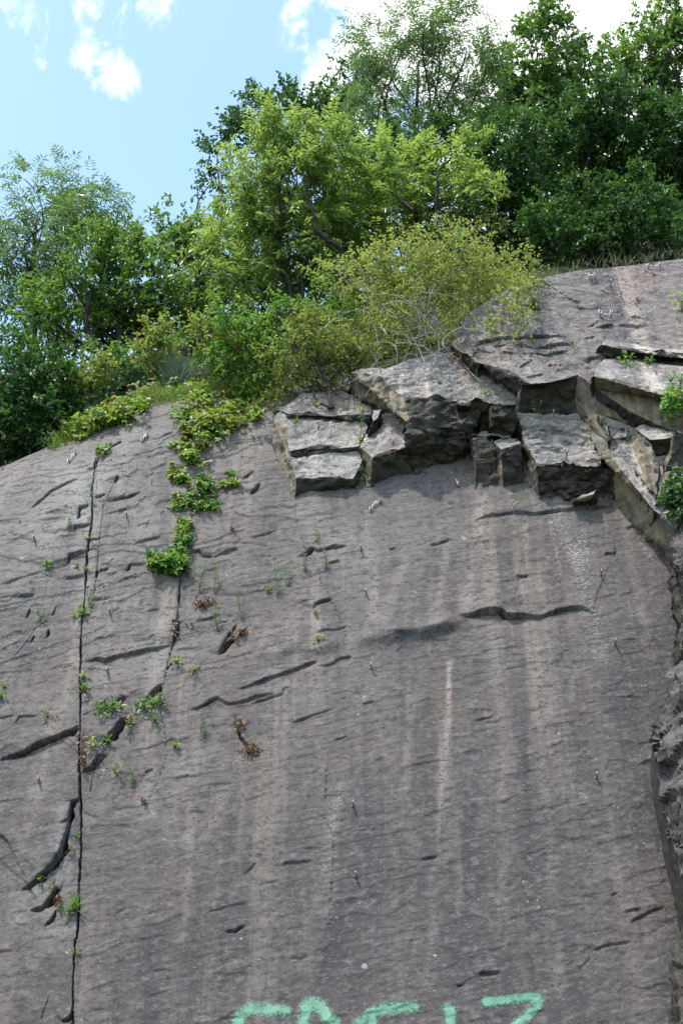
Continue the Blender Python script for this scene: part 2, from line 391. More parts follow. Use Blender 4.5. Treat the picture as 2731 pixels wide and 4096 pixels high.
# top line of the slab (px, py, w) -> where the hillside starts
TOP = [(-3000, 2500, 0), (-900, 2080, 0), (-300, 1920, 0), (0, 1830, -.1), (250, 1740, -.2), (420, 1650, -.25), (600, 1590, -.3), (850, 1550, -.3), (1080, 1560, -.1), (1250, 1520, .1), (1380, 1465, .3), (1750, 1345, .6), (2000, 1170, .75), (2100, 1130, .75),
       (2200, 1104, .75), (2320, 1080, .75), (2731, 1035, .75), (3300, 1000, .75), (4500, 950, .75), (6500, 900, .75)]
TOPQ = np.array([uvw(*t) for t in TOP])
TOPW = to_world(TOPQ)
def vtop(u): return np.interp(u, TOPQ[:, 0], TOPQ[:, 1])

def base_w(U, V):
    s = np.clip((.3 - U) / 1.5, 0, 1)                     # rounding off on the left
    vt = np.interp(U, TOPQ[:10, 0], TOPQ[:10, 1])
    dv = np.clip(V - (vt - 1.7), 0, 3)
    w = -.10 * dv ** 2 * s
    ov = np.clip(V - vt, 0, 30)
    w = w - (np.sqrt(ov ** 2 + .09) - .3) * .9
    # broad relief, elongated along the bedding
    cb, sb = math.cos(BED), math.sin(BED)
    a = U * cb + V * sb; b = -U * sb + V * cb
    w = w + .020 * fbm2(a * .45 + 3, b * .8 + 1, 3) + .006 * fbm2(a * 1.3, b * 3.2 + 9, 3)
    n1 = fbm2(a * 4.0 + 7, b * 17 + 2, 3, .6)
    w = w + .0013 * n1
    st = b * 9 + 1.2 * fbm2(a * .9, b * 2.0 + 4, 3)
    w = w + .0045 * (np.mod(st, 1.0) - .5) * np.clip(fbm2(a * .7 + 31, b * 1.1, 2) * 2 + .4, 0, 1) * -1
    pl = 3.2 * fbm2(a * .55 + 2.2, b * 1.9 + 6.1, 3, .55) + .25 * fbm2(a * 9, b * 14, 2)
    w = w + .011 * np.floor(pl) * np.clip((.4 - U) / 1.6, .0, 1) * np.clip((V - 3.6) / 2.2, .22, 1) + .005 * np.floor(pl * .8 + .3) * np.clip((U - .2) / 1.5, 0, 1)
    return w

def surf(px, py, extra=0.0):
    """point of the lower slab seen at a pixel (slab coordinates)"""
    w = 0.0
    for _ in range(4):
        q = uvw(px, py, w)
        U = np.array([q[0]]); V = np.array([q[1]])
        w = float(base_w(U, V)[0] + ledge_field(U, V, 0.0)[0])
    q = uvw(px, py, w); q[2] += extra
    return q

# ------------------------------------------------------------------ mesh helpers
def mesh_np(name, V, F, mats=(), smooth=True, attrs=None, fmat=None):
    """V (n,3), F (m,k) with the same k for all faces"""
    V = np.asarray(V, dtype=np.float32); F = np.asarray(F, dtype=np.int32)
    me = bpy.data.meshes.new(name)
    m, k = F.shape
    me.vertices.add(len(V)); me.vertices.foreach_set('co', V.ravel())
    me.loops.add(m * k); me.loops.foreach_set('vertex_index', F.ravel())
    me.polygons.add(m); me.polygons.foreach_set('loop_start', np.arange(0, m * k, k, dtype=np.int32))
    me.polygons.foreach_set('loop_total', np.full(m, k, dtype=np.int32))
    if smooth: me.polygons.foreach_set('use_smooth', np.ones(m, dtype=bool))
    if fmat is not None: me.polygons.foreach_set('material_index', np.asarray(fmat, dtype=np.int32))
    for mt in mats: me.materials.append(mt)
    for kname, arr in (attrs or {}).items():
        at = me.attributes.new(kname, 'FLOAT', 'POINT'); at.data.foreach_set('value', np.asarray(arr, dtype=np.float32))
    me.update(calc_edges=True)
    me.validate()
    return me

def link(name, me, parent=None, loc=None, mat=None):
    o = bpy.data.objects.new(name, me)
    COL.objects.link(o)
    if parent is not None: o.parent = parent
    if loc is not None: o.location = loc
    if mat is not None: o.matrix_world = mat
    return o

def tag(o, label, cat, group=None, kind=None):
    if label: o['label'] = label
    if cat: o['category'] = cat
    if group: o['group'] = group
    if kind: o['kind'] = kind
    return o

def empty(name, loc):
    o = bpy.data.objects.new(name, None); COL.objects.link(o); o.location = loc
    o.empty_display_size = .2
    return o

class Tubes:
    def __init__(self, sides=5): self.V = []; self.F = []; self.n = 0; self.k = sides
    def add(self, P, r):
        P = np.asarray(P, float); r = np.broadcast_to(np.asarray(r, float), (len(P),))
        T = np.gradient(P, axis=0); T /= np.linalg.norm(T, axis=1)[:, None] + 1e-9
        ref = np.array([.13, .97, .2]) if abs(T[0] @ np.array([.13, .97, .2])) < .8 else np.array([.9, .1, .3])
        A = np.cross(T, ref); A /= np.linalg.norm(A, axis=1)[:, None] + 1e-9
        B = np.cross(T, A)
        k = self.k
        ang = np.arange(k) * 2 * math.pi / k
        ring = P[:, None, :] + r[:, None, None] * (np.cos(ang)[None, :, None] * A[:, None, :] + np.sin(ang)[None, :, None] * B[:, None, :])
        self.V.append(ring.reshape(-1, 3))
        m = len(P)
        i = np.arange(m - 1)[:, None] * k; j = np.arange(k)[None, :]; j2 = (j + 1) % k
        f = np.stack([i + j, i + j2, i + k + j2, i + k + j], -1).reshape(-1, 4) + self.n
        self.F.append(f); self.n += m * k
        # end caps (fan of degenerate-free quads by a centre line) : closed with pinched quads
        if k == 4 or k == 6 or k == 5:
            for e in (0, m - 1):
                bidx = self.n - m * k + e * k
                if k >= 4: self.F.append(np.array([[bidx, bidx + 1, bidx + 2, bidx + 3]]))
    def mesh(self, name, mat, off=None):
        V = np.concatenate(self.V); F = np.concatenate(self.F)
        if off is not None: V = V - off
        return mesh_np(name, V, F, [mat])

def rnd_dirs(n):
    v = rng.normal(size=(n, 3)); return v / np.linalg.norm(v, axis=1)[:, None]
def norm(a): return a / (np.linalg.norm(a, axis=-1, keepdims=True) + 1e-9)

# ------------------------------------------------------------------ materials
def mat(name):
    m = bpy.data.materials.new(name); m.use_nodes = True
    return m, NT(m.node_tree)

def finish(nt, color, rough=.8, bump=None, spec=.3, bstr=1.0, bdist=.01):
    ins = {'Base Color': color, 'Roughness': rough, 'Specular IOR Level': spec}
    p = nt.n('ShaderNodeBsdfPrincipled', ins=ins)
    if bump is not None:
        b = nt.n('ShaderNodeBump', ins={'Height': bump, 'Strength': bstr, 'Distance': bdist})
        nt.t.links.new(b.outputs[0], p.inputs['Normal'])
    nt.n('ShaderNodeOutputMaterial', ins={'Surface': p.outputs[0]})
    return p

def slab_rock(name, warm=0.0, attr=True, dark=1.0, rough_rock=False, tint=(.358, .340, .338)):
    m, t = mat(name)
    oc = t.n('ShaderNodeTexCoord').outputs['Object']
    bed = t.mapping(oc, rot=(0, 0, -BED))
    bedS = t.mapping(bed, scale=(1, 3.6, 2))
    bedF = t.mapping(bed, scale=(1, 1.7, 1.5))
    big = t.noise(oc, .8, 6, .62)
    mid = t.noise(bedS, 2.2, 6, .6)
    fine = t.noise(bedF, 17, 5, .72)
    grain = t.noise(t.mapping(bed, scale=(1, 1.4, 1.2)), 48, 4, .8)
    blot = t.noise(bedF, 7.5, 6, .68)
    purple = t.noise(oc, .8, 4, .55, .4)
    c = t.mix(t.ss(big, .35, .65), (.125, .117, .118, 1), (.255, .250, .240, 1))
    c = t.mix(t.ss(purple, .40, .62, 0, .75), c, (.205, .158, .160, 1))
    c = t.mix(t.ss(mid, .42, .70, 0, .40), c, (.31, .295, .275, 1))
    c = t.mix(t.ss(mid, .46, .28, 0, .45), c, (.095, .095, .102, 1))
    # water streaks down the fall line
    stv = t.mapping(oc, scale=(1.0, .035, .3), rot=(0, 0, R(1.5)))
    st = t.noise(stv, 3.4, 5, .62, .15)
    brk = t.noise(t.mapping(oc, scale=(1, .25, 1)), 1.1, 3, .5)
    c = t.mix(t.math('MULTIPLY', t.ss(st, .50, .62, 0, .75), t.ss(brk, .35, .6)), c, (.47, .405, .345, 1))
    c = t.mix(t.math('MULTIPLY', t.ss(st, .49, .38, 0, .75), t.ss(brk, .3, .6)), c, (.075, .072, .080, 1))
    c = t.mix(t.ss(t.noise(t.mapping(oc, scale=(1, .5, 1)), 1.5, 5, .65), .50, .68, 0, .55), c, (.27, .20, .165, 1))
    if attr:
        sa = t.n('ShaderNodeAttribute', attribute_name='streak').outputs['Fac']
        c = t.mix(t.math('MULTIPLY', sa, t.ss(fine, .25, .6, .35, 1.0)), c, (.68, .58, .50, 1))
        la = t.n('ShaderNodeAttribute', attribute_name='lichen').outputs['Fac']
        da = t.n('ShaderNodeAttribute', attribute_name='dark').outputs['Fac']
        c = t.mix(da, c, t.mix(.85, c, (.075, .072, .080, 1)))
        bl = t.n('ShaderNodeAttribute', attribute_name='pale').outputs['Fac']
        c = t.mix(bl, c, t.mix(.80, c, (.50, .49, .47, 1)))
    # small dark scales and light chips
    c = t.mix(t.ss(blot, .48, .38, 0, .60), c, (.085, .083, .088, 1))
    c = t.mix(t.ss(blot, .53, .63, 0, .50), c, (.33, .31, .29, 1))
    c = t.mix(t.ss(fine, .45, .39, 0, .72), c, (.055, .053, .057, 1))
    c = t.mix(t.ss(fine, .56, .62, 0, .55), c, (.36, .34, .32, 1))
    c = t.mix(t.ss(grain, .42, .36, 0, .75), c, (.06, .058, .06, 1))
    c = t.mix(t.ss(grain, .58, .66, 0, .55), c, (.42, .40, .38, 1))
    # lichen: pale crusts of several sizes
    wv = t.n('ShaderNodeVectorMath', operation='ADD', ins={0: oc, 1: t.n('ShaderNodeVectorMath', operation='SCALE', ins={0: t.noise(oc, 30, 3, .6, 0, True), 'Scale': .035}).outputs[0]}).outputs[0]
    for sc, thr, amt, msk in ((11, .15, .55, .57), (24, .17, .55, .55), (3.6, .12, .5, .57)):
        vo = t.n('ShaderNodeTexVoronoi', ins={'Vector': wv, 'Scale': sc, 'Randomness': 1.0})
        d = vo.outputs['Distance']
        rc = t.n('ShaderNodeSeparateColor', ins={0: vo.outputs['Color']}).outputs[0]
        spot = t.math('MULTIPLY', t.ss(d, thr, thr * .7), t.math('GREATER_THAN', rc, .70))
        where = t.ss(t.noise(oc, 1.7 + sc * .02, 4, .6), msk - .04, msk + .06)
        where = t.math('MAXIMUM', where, la if attr else .45)
        c = t.mix(t.math('MULTIPLY', t.math('MULTIPLY', spot, where), t.ss(grain, .3, .55, amt * .35, amt)), c, (.95, .95, .92, 1))
    if attr:
        fl = t.ss(t.noise(t.mapping(bed, scale=(1, 2.4, 1)), 30, 4, .75), .50, .60)
        c = t.mix(t.math('MULTIPLY', t.math('MULTIPLY', la, fl), .7), c, (1.05, 1.05, 1.03, 1))
    if warm > 0:
        c = t.mix(t.ss(t.noise(oc, 1.6, 4, .6), .35, .65, warm * .4, warm), c, (.27, .235, .185, 1))
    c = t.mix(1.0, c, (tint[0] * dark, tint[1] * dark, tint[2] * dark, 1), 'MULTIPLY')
    fine2 = t.noise(t.mapping(bed, scale=(1, 1.5, 1.5)), 45, 4, .7)
    h = t.math('ADD', t.math('MULTIPLY', blot, .8), t.math('ADD', t.math('MULTIPLY', fine, .7), t.math('ADD', t.math('MULTIPLY', grain, .3), t.math('MULTIPLY', fine2, .3))))
    if rough_rock:
        h = t.math('ADD', h, t.math('MULTIPLY', t.noise(oc, 9, 6, .65), 2.0))
    rgh = t.ss(mid, .3, .7, .62, .85)
    finish(t, c, rgh, h, .28, 1.0, .006 if attr else .014)
    return m

def ochre_rock():
    m, t = mat('ochre_stained_joint_face')
    oc = t.n('ShaderNodeTexCoord').outputs['Object']
    s1 = t.mapping(oc, rot=(0, 0, R(14)), scale=(1.0, .13, .5))
    n1 = t.noise(s1, 14, 5, .65, .2)
    n2 = t.noise(oc, 2.6, 5, .6)
    n3 = t.noise(oc, 60, 4, .7)
    c = t.mix(t.ss(n1, .36, .62), (.085, .076, .064, 1), (.20, .160, .105, 1))
    c = t.mix(t.ss(n2, .50, .68, 0, .75), c, (.17, .16, .15, 1))
    c = t.mix(t.ss(n2, .44, .30, 0, .7), c, (.085, .082, .078, 1))
    c = t.mix(t.ss(n1, .60, .74, 0, .6), c, (.23, .15, .08, 1))
    c = t.mix(t.ss(n3, .60, .75, 0, .5), c, (.27, .25, .21, 1))
    c = t.mix(t.ss(n3, .40, .25, 0, .6), c, (.06, .055, .05, 1))
    h = t.math('ADD', t.math('MULTIPLY', n1, 1.4), t.math('MULTIPLY', n3, .4))
    finish(t, c, .75, h, .25, 1.0, .02)
    return m

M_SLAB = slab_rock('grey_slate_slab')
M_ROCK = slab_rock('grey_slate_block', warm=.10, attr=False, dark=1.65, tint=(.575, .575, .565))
M_BROK_SHADE = slab_rock('broken_rock_shade_dark', warm=.35, attr=False, dark=.31, rough_rock=True, tint=(.59, .585, .55))  # rock colour darkened to deepen shade on block undersides; also a dark boulder
M_OCH = ochre_rock()
M_UP = slab_rock('purple_grey_upper_slab', attr=False, dark=1.75)

def simple(name, col, rough=.8, spec=.3, nscale=0, col2=None, metallic=0.0):
    m, t = mat(name)
    c = col
    if nscale:
        oc = t.n('ShaderNodeTexCoord').outputs['Object']
        n = t.noise(oc, nscale, 5, .6)
        c = t.mix(t.ss(n, .35, .65), (*col, 1), (*col2, 1))
    else: c = (*col, 1)
    p = finish(t, c, rough, None, spec)
    p.inputs['Metallic'].default_value = metallic
    return m

def leaf_mat(name, dark, lite, trans, rough=.38, spec=.5, tfac=.42, yellow=None, yamt=0.0):
    m, t = mat(name)
    a = t.n('ShaderNodeAttribute', attribute_name='tint').outputs['Fac']
    c = t.mix(a, (*dark, 1), (*lite, 1))
    tr = t.mix(a, tuple(x * .7 for x in trans) + (1,), (*trans, 1))
    if yellow is not None:
        y = t.math('MULTIPLY', t.math('GREATER_THAN', t.n('ShaderNodeAttribute', attribute_name='hue').outputs['Fac'], 1 - yamt), .85)
        c = t.mix(y, c, (*yellow, 1)); tr = t.mix(y, tr, tuple(min(1, x * 1.6) for x in yellow) + (1,))
    p = t.n('ShaderNodeBsdfPrincipled', ins={'Base Color': c, 'Roughness': rough, 'Specular IOR Level': spec})
    tb = t.n('ShaderNodeBsdfTranslucent', ins={'Color': tr})
    mx = t.n('ShaderNodeMixShader', ins={0: tfac, 1: p.outputs[0], 2: tb.outputs[0]})
    t.n('ShaderNodeOutputMaterial', ins={'Surface': mx.outputs[0]})
    return m

M_OAK = leaf_mat('oak_leaves', (.036, .078, .024), (.100, .180, .048), (.26, .46, .06), .40, .45, .36)
M_OAKD = leaf_mat('deep_oak_leaves', (.020, .054, .020), (.052, .122, .034), (.12, .27, .04), .42, .45, .28)
M_ASH = leaf_mat('ash_leaves', (.070, .126, .040), (.175, .260, .082), (.40, .56, .10), .28, .7, .42)
M_WIL = leaf_mat('silvery_leaves', (.085, .148, .072), (.175, .265, .130), (.24, .40, .09), .24, .8, .36)
M_ROSE = leaf_mat('rose_leaves', (.120, .170, .045), (.225, .275, .085), (.42, .50, .10), .45, .4, .40, (.40, .28, .05), .03)
M_YELL = leaf_mat('yellowing_leaves', (.085, .120, .022), (.160, .225, .060), (.33, .44, .08), .45, .4, .40, (.36, .23, .04), .07)
M_BRAM = leaf_mat('bramble_leaves', (.055, .125, .024), (.150, .250, .040), (.34, .52, .06), .42, .45, .40, (.24, .13, .06), .15)
M_FERN = leaf_mat('fern_leaves', (.040, .110, .022), (.105, .220, .040), (.24, .46, .05), .42, .45, .38, (.28, .16, .05), .03)
M_HERB = leaf_mat('herb_leaves', (.10, .17, .07), (.17, .26, .10), (.25, .40, .12), .5, .3, .3)
M_BROOM = leaf_mat('broom_stems', (.10, .14, .085), (.17, .21, .13), (.2, .28, .12), .6, .3, .2)
M_DRY = leaf_mat('dry_leaves', (.13, .075, .045), (.24, .15, .095), (.25, .12, .06), .6, .3, .2)
M_GRASS = leaf_mat('dry_grass', (.06, .075, .03), (.15, .14, .07), (.18, .18, .07), .6, .25, .25)
M_BARK = simple('dark_bark', (.022, .019, .016), .9, .2, 9, (.050, .044, .037))
M_BARKL = simple('pale_bark', (.10, .09, .075), .85, .2, 9, (.20, .185, .16))
M_TWIG = simple('dead_grey_twig', (.19, .18, .16), .8, .3, 20, (.36, .34, .31))
M_STEEL = simple('galvanised_steel', (.36, .37, .38), .5, .5, metallic=1.0)
M_SOIL = simple('woodland_soil', (.012, .020, .008), .95, .1, 2.5, (.035, .048, .018))

# ------------------------------------------------------------------ lower slab (one dense sheet)
def axis(lo, a, b, hi, fine, coarse):
    l = np.arange(lo, a, coarse) if lo < a else np.array([])
    return np.concatenate([l, np.arange(a, b, fine), np.arange(b, hi + coarse, coarse)])
ua = axis(-18, -5.2, 5.0, 18, .0115, .12)
ua = np.unique(np.concatenate([ua, np.arange(-3.6, -2.1, .0055)]))
va = np.concatenate([np.arange(-1.9, .6, .06), np.arange(.6, 5.0, .0105), np.arange(5.0, 9.6, .013), np.arange(9.6, 13.5, .06)])
U, V = np.meshgrid(ua, va)
W = base_w(U, V) + ledge_field(U, V, 0.0, ua, va)
W += .0011 * pn2(U * 45, V * 60) + .001 * pn2(U * 90 + 5, V * 110)

def lines_mask(items, softness=1.0):
    Z = np.zeros(U.shape)
    for (pts, wd, amt) in items:
        P = np.array([uvw(*p)[:2] for p in pts])
        lo = P.min(0) - 3 * wd; hi = P.max(0) + 3 * wd
        i0, i1 = np.searchsorted(ua, (lo[0], hi[0])); j0, j1 = np.searchsorted(va, (lo[1], hi[1]))
        if i1 <= i0 or j1 <= j0: continue
        sl = (slice(j0, j1), slice(i0, i1))
        uu = U[sl] + .25 * wd * pn2(V[sl] * 1.6, U[sl] * 3) ; vv = V[sl]
        d, arc, tot = seg_dist(uu, vv, P)
        edge = .6 + .8 * fbm2(U[sl] * 6, V[sl] * 1.2, 3)
        g = np.exp(-(np.abs(d) / (wd * np.clip(edge, .4, 1.4))) ** 2.2)
        g *= amt * np.clip(.75 + .9 * fbm2(U[sl] * 3 + 5, V[sl] * 1.5, 3), .15, 1.15)
        Z[sl] = np.maximum(Z[sl], g)
    return Z
tone = np.clip((V - 5.2) / 4.0, -1, 1) + .9 * fbm2(U * .35 + 2, V * .3, 3) - .12 * U
streak = lines_mask([
    ([(1800, 2640), (1790, 2760)], .045, 1.0), ([(1795, 2740), (1785, 2950), (1760, 3250), (1745, 3480)], .06, .85), ([(1745, 3450), (1735, 3700), (1690, 3950)], .06, .35),
    ([(1720, 2560), (1715, 2610)], .03, .7),
    ([(1640, 2760), (1625, 3050), (1600, 3300)], .10, .38), ([(1930, 2000), (1900, 2200), (1865, 2430)], .11, .55), ([(1790, 2180), (1750, 2420)], .07, .35), ([(1500, 2350), (1480, 2480)], .07, .3),
    ([(1610, 2240), (1540, 2480)], .10, .32), ([(2100, 2060), (2105, 2280)], .05, .5), ([(2140, 2600), (2150, 2850), (2180, 3200), (2210, 3600), (2240, 3950)], .10, .45), ([(2280, 2600), (2290, 2800)], .07, .42),
    ([(2010, 3000), (2010, 3400), (1990, 3900)], .09, .42), ([(2190, 2800), (2230, 3150)], .09, .35), ([(1260, 2300), (1240, 2500)], .09, .22), ([(1370, 3050), (1330, 3350), (1290, 3650)], .12, .38),
    ([(1120, 3650), (1080, 4000)], .14, .3), ([(960, 3040), (820, 3350)], .12, .28), ([(800, 3020), (690, 3300)], .12, .28), ([(2330, 3150), (2430, 3500)], .16, .25), ([(2560, 3500), (2640, 3900)], .12, .22),
    ([(1650, 3200), (1640, 3900)], .10, .22), ([(470, 3060), (400, 3250)], .10, .3), ([(620, 3050), (560, 3200)], .08, .3)])
lichen = lines_mask([
    ([(2230, 2050), (2290, 2180), (2320, 2330)], .16, 1.0), ([(2200, 2080), (2240, 2300)], .05, 1.0), ([(2330, 2120), (2360, 2330)], .06, .7), ([(2330, 2330), (2380, 2480), (2400, 2600)], .28, .55),
    ([(2370, 2600), (2425, 2640)], .04, .9), ([(1380, 3020), (1395, 3030)], .05, 1.0), ([(900, 3060), (960, 3040)], .09, .6), ([(690, 3370), (740, 3360)], .07, .8), ([(1360, 3150), (1290, 3480)], .13, .35),
    ([(1300, 2500), (1220, 2560)], .14, .5), ([(2560, 2170), (2690, 2330)], .06, .7), ([(2680, 2350), (2700, 2420)], .08, .6), ([(2540, 2450), (2590, 2480)], .1, .45), ([(60, 2250), (350, 2000)], .3, .35),
    ([(300, 2120), (330, 1950)], .2, .3), ([(700, 3335), (720, 3335)], .03, 1.0), ([(590, 3620), (560, 3640)], .07, .5), ([(2280, 3140), (2340, 3190)], .06, .6), ([(1720, 2570), (1712, 2600)], .03, .9)])
darkm = lines_mask([
    ([(60, 2400), (100, 2600)], .45, .45), ([(820, 2850), (780, 3200)], .18, .35), ([(1680, 2000), (1840, 2000)], .25, .35), ([(1380, 3600), (1330, 3850)], .22, .5), ([(1900, 2650), (1880, 3300), (1850, 3900)], .14, .38),
    ([(1710, 2600), (1700, 3200)], .12, .35), ([(2090, 2650), (2110, 3500)], .07, .4), ([(2480, 2150), (2560, 2700)], .35, .32), ([(150, 3200), (100, 3450)], .3, .4), ([(420, 3300), (400, 3600)], .25, .3),
    ([(2000, 2100), (2010, 2400)], .18, .3), ([(1720, 2000), (1690, 2450)], .08, .35), ([(2100, 3500), (2130, 3950)], .08, .4), ([(1050, 2900), (1150, 3100)], .2, .25), ([(1290, 2430), (1330, 2530)], .1, .3)])
pale = lines_mask([
    ([(150, 2200), (330, 1900)], .7, .45), ([(450, 2680), (620, 2600)], .35, .4), ([(250, 3250), (250, 3500)], .12, .45), ([(120, 3600), (200, 3700)], .5, .3), ([(1230, 2060), (1330, 2150)], .4, .35), ([(560, 2380), (640, 2480)], .35, .35),
    ([(560, 2050), (620, 2250)], .5, .35), ([(2100, 2030), (2300, 2010)], .2, .35), ([(900, 2200), (1000, 2350)], .4, .2), ([(850, 3000), (620, 3200)], .3, .3)])
pale = np.clip(pale * 1.25 + .42 * np.clip(tone, 0, 1), 0, 1); darkm = np.clip(darkm * 1.5 + .55 * np.clip(-tone, 0, 1), 0, 1)
nv, nu = U.shape
idx = np.arange(nv * nu).reshape(nv, nu)
F = np.stack([idx[:-1, :-1], idx[:-1, 1:], idx[1:, 1:], idx[1:, :-1]], -1).reshape(-1, 4)
me = mesh_np('cliff', np.stack([U, V, W], -1).reshape(-1, 3), F, [M_SLAB], True,
             {'streak': streak.ravel(), 'lichen': lichen.ravel(), 'dark': darkm.ravel(), 'pale': pale.ravel()})
cliff = link('cliff', me, mat=SLABM)
tag(cliff, 'steep grey slate cliff slab with cracks, ledges and pale water streaks', 'cliff', kind='structure')

# ------------------------------------------------------------------ hillside and ground
def HILL(x, y):
    yT = np.interp(x, TOPW[:, 0], TOPW[:, 1]); zT = np.interp(x, TOPW[:, 0], TOPW[:, 2])
    k = np.maximum(y - yT - .2, 0)
    return zT - .25 + np.minimum(k, 9) * math.tan(R(41.5)) + np.maximum(k - 9, 0) * math.tan(R(26)) + .5 * pn2(np.asarray(x) * .5, np.asarray(y) * .5) * np.clip((y - yT) / 3, 0, 1)
xs = np.linspace(-24, 24, 161); ks = np.linspace(0, 1, 70) ** 1.6 * 60
XX, KK = np.meshgrid(xs, ks)
YY = np.interp(XX, TOPW[:, 0], TOPW[:, 1]) + .2 + KK
ZZ = HILL(XX, YY)
idx = np.arange(XX.size).reshape(XX.shape)
F = np.stack([idx[:-1, :-1], idx[:-1, 1:], idx[1:, 1:], idx[1:, :-1]], -1).reshape(-1, 4)
hill = link('hillside', mesh_np('hillside', np.stack([XX, YY, ZZ], -1).reshape(-1, 3), F, [M_SOIL]))
tag(hill, 'dark undergrowth-covered hillside rising behind the cliff top', 'hillside', kind='structure')
gs = np.array([-600, -60, -18, -6, 0, 6, 18, 60, 600.]); gy = np.array([-600, -60, -12, -3, 3, 8, 11.0, 40, 600])
GX, GY = np.meshgrid(gs, gy); idx = np.arange(GX.size).reshape(GX.shape)
F = np.stack([idx[:-1, :-1], idx[:-1, 1:], idx[1:, 1:], idx[1:, :-1]], -1).reshape(-1, 4)
M_GROUND = simple('rough_grass_ground', (.040, .050, .022), .95, .1, 1.2, (.075, .080, .045))
ground = link('ground', mesh_np('ground', np.stack([GX, GY, GX * 0], -1).reshape(-1, 3), F, [M_GROUND]))
tag(ground, 'rough grassy ground at the foot of the cliff', 'ground', kind='structure')

# ------------------------------------------------------------------ rock blocks traced as solid facets
def rock(name, facets, label, cat, edge=.045, amp=.014, mats=None, group=None, kind=None, big=.0, layer=None, skirt=.45, ws=1.0, frac=None, sdu=0.0):
    """facets: list of (crop, 'material key', [(x, y, w), ...]); a skirt runs back into the cliff so the block is solid"""
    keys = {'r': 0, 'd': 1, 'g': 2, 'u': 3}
    bm = bmesh.new(); vd = {}
    def vert(c, x, y, w):
        px, py = cr(c, x, y)
        k = (round(px), round(py), round(w, 2))
        if k not in vd: vd[k] = bm.verts.new(uvw(px, py, w * ws))
        return vd[k]
    for (c, mk, pts) in facets:
        vs = [vert(c, *p) for p in pts]
        vs2 = []
        for v in vs:
            if v not in vs2: vs2.append(v)
        for tri in tessellate_polygon([[v.co for v in vs2]]):
            try:
                f = bm.faces.new([vs2[i] for i in tri])
            except ValueError:
                continue
            f.normal_update()
            cen = f.calc_center_median()
            eye_l = np.array([(EYE - O) @ UU, (EYE - O) @ VV, (EYE - O) @ NN])
            if f.normal.dot(Vector(eye_l) - cen) < 0: f.normal_flip()
            f.material_index = keys[mk]
    # skirt
    be = [e for e in bm.edges if len(e.link_faces) == 1]
    back = {}
    for e in be:
        for v in e.verts:
            if v not in back: back[v] = bm.verts.new(v.co + Vector((sdu, 0, -max(skirt, v.co.z + .12))))
    for e in be:
        a, b = e.verts
        try:
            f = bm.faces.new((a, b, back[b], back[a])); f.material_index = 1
        except ValueError: pass
    bmesh.ops.triangulate(bm, faces=[f for f in bm.faces if len(f.verts) > 3])
    for _ in range(11):
        es = [e for e in bm.edges if e.calc_length() > (edge if e.verts[0].co.x < 5.2 else .25) and max(v.co.z for v in e.verts) > -.1]
        if not es or len(bm.verts) > 120000: break
        bmesh.ops.subdivide_edges(bm, edges=es, cuts=1, use_grid_fill=False)
        bmesh.ops.triangulate(bm, faces=[f for f in bm.faces if len(f.verts) > 3])
    bm.normal_update()
    co = np.array([v.co for v in bm.verts]); no = np.array([v.normal for v in bm.verts])
    for i, v in enumerate(bm.verts):
        p = v.co; nd = sum(1 for f in v.link_faces if f.material_index == 1); am0 = 1.0 + .9 * (nd == len(v.link_faces)); am = amp * am0 * (p.z > -.05)
        q = Vector((p.x * 1.0, p.y * 1.6, p.z))
        d = mnoise.fractal(q * 3.0, .9, 2.0, 4) * am * 1.6
        d += (abs(mnoise.noise(q * 6.3 + Vector((3, 1, 2)))) - .25) * am * 1.9
        d += mnoise.noise(q * 22) * am * .6
        if p.z > -.05:
            kf = frac if frac is not None else (.20 if nd == len(v.link_faces) else (.05 if any(f.material_index == 2 for f in v.link_faces) else .09))
            if nd < len(v.link_faces) and kind is None:
                bb_ = -p.x * math.sin(BED) + p.y * math.cos(BED)
                d += .020 * (((bb_ * 5.5 + 1.3 * mnoise.noise(p * 1.7) + p.z * 3) % 1.0) - .5)
            for sc_, kk in ((3.2, 1.0), (7.5, .6)):
                _, pts_ = mnoise.voronoi(Vector((p.x * sc_, p.y * sc_ * 1.25, p.z * sc_)))
                c0 = pts_[0]
                tl = mnoise.random_vector() if False else mnoise.cell_vector(c0 * 7.3) - Vector((.5, .5, .5))
                d += kf * kk * ((Vector((p.x * sc_, p.y * sc_ * 1.25, p.z * sc_)) - c0).dot(tl) / sc_ + tl.x * .10 / sc_)
        if big and p.z > -.05: d += mnoise.fractal(p * 1.6, 1.0, 2.0, 3) * big
        co[i] += no[i] * d
    if layer is not None:
        k = no[:, 2] > .6
        co[k, 2] += ledge_field(co[k, 0], co[k, 1], layer)
    for v, c_ in zip(bm.verts, co): v.co = c_
    me = bpy.data.meshes.new(name); bm.to_mesh(me); bm.free()
    for m in (mats or [M_ROCK, M_BROK_SHADE, M_OCH, M_UP]): me.materials.append(m)
    for p in me.polygons: p.use_smooth = True
    me.set_sharp_from_angle(angle=R(32))
    o = link(name, me, mat=SLABM)
    tag(o, label, cat, group, kind)
    return o

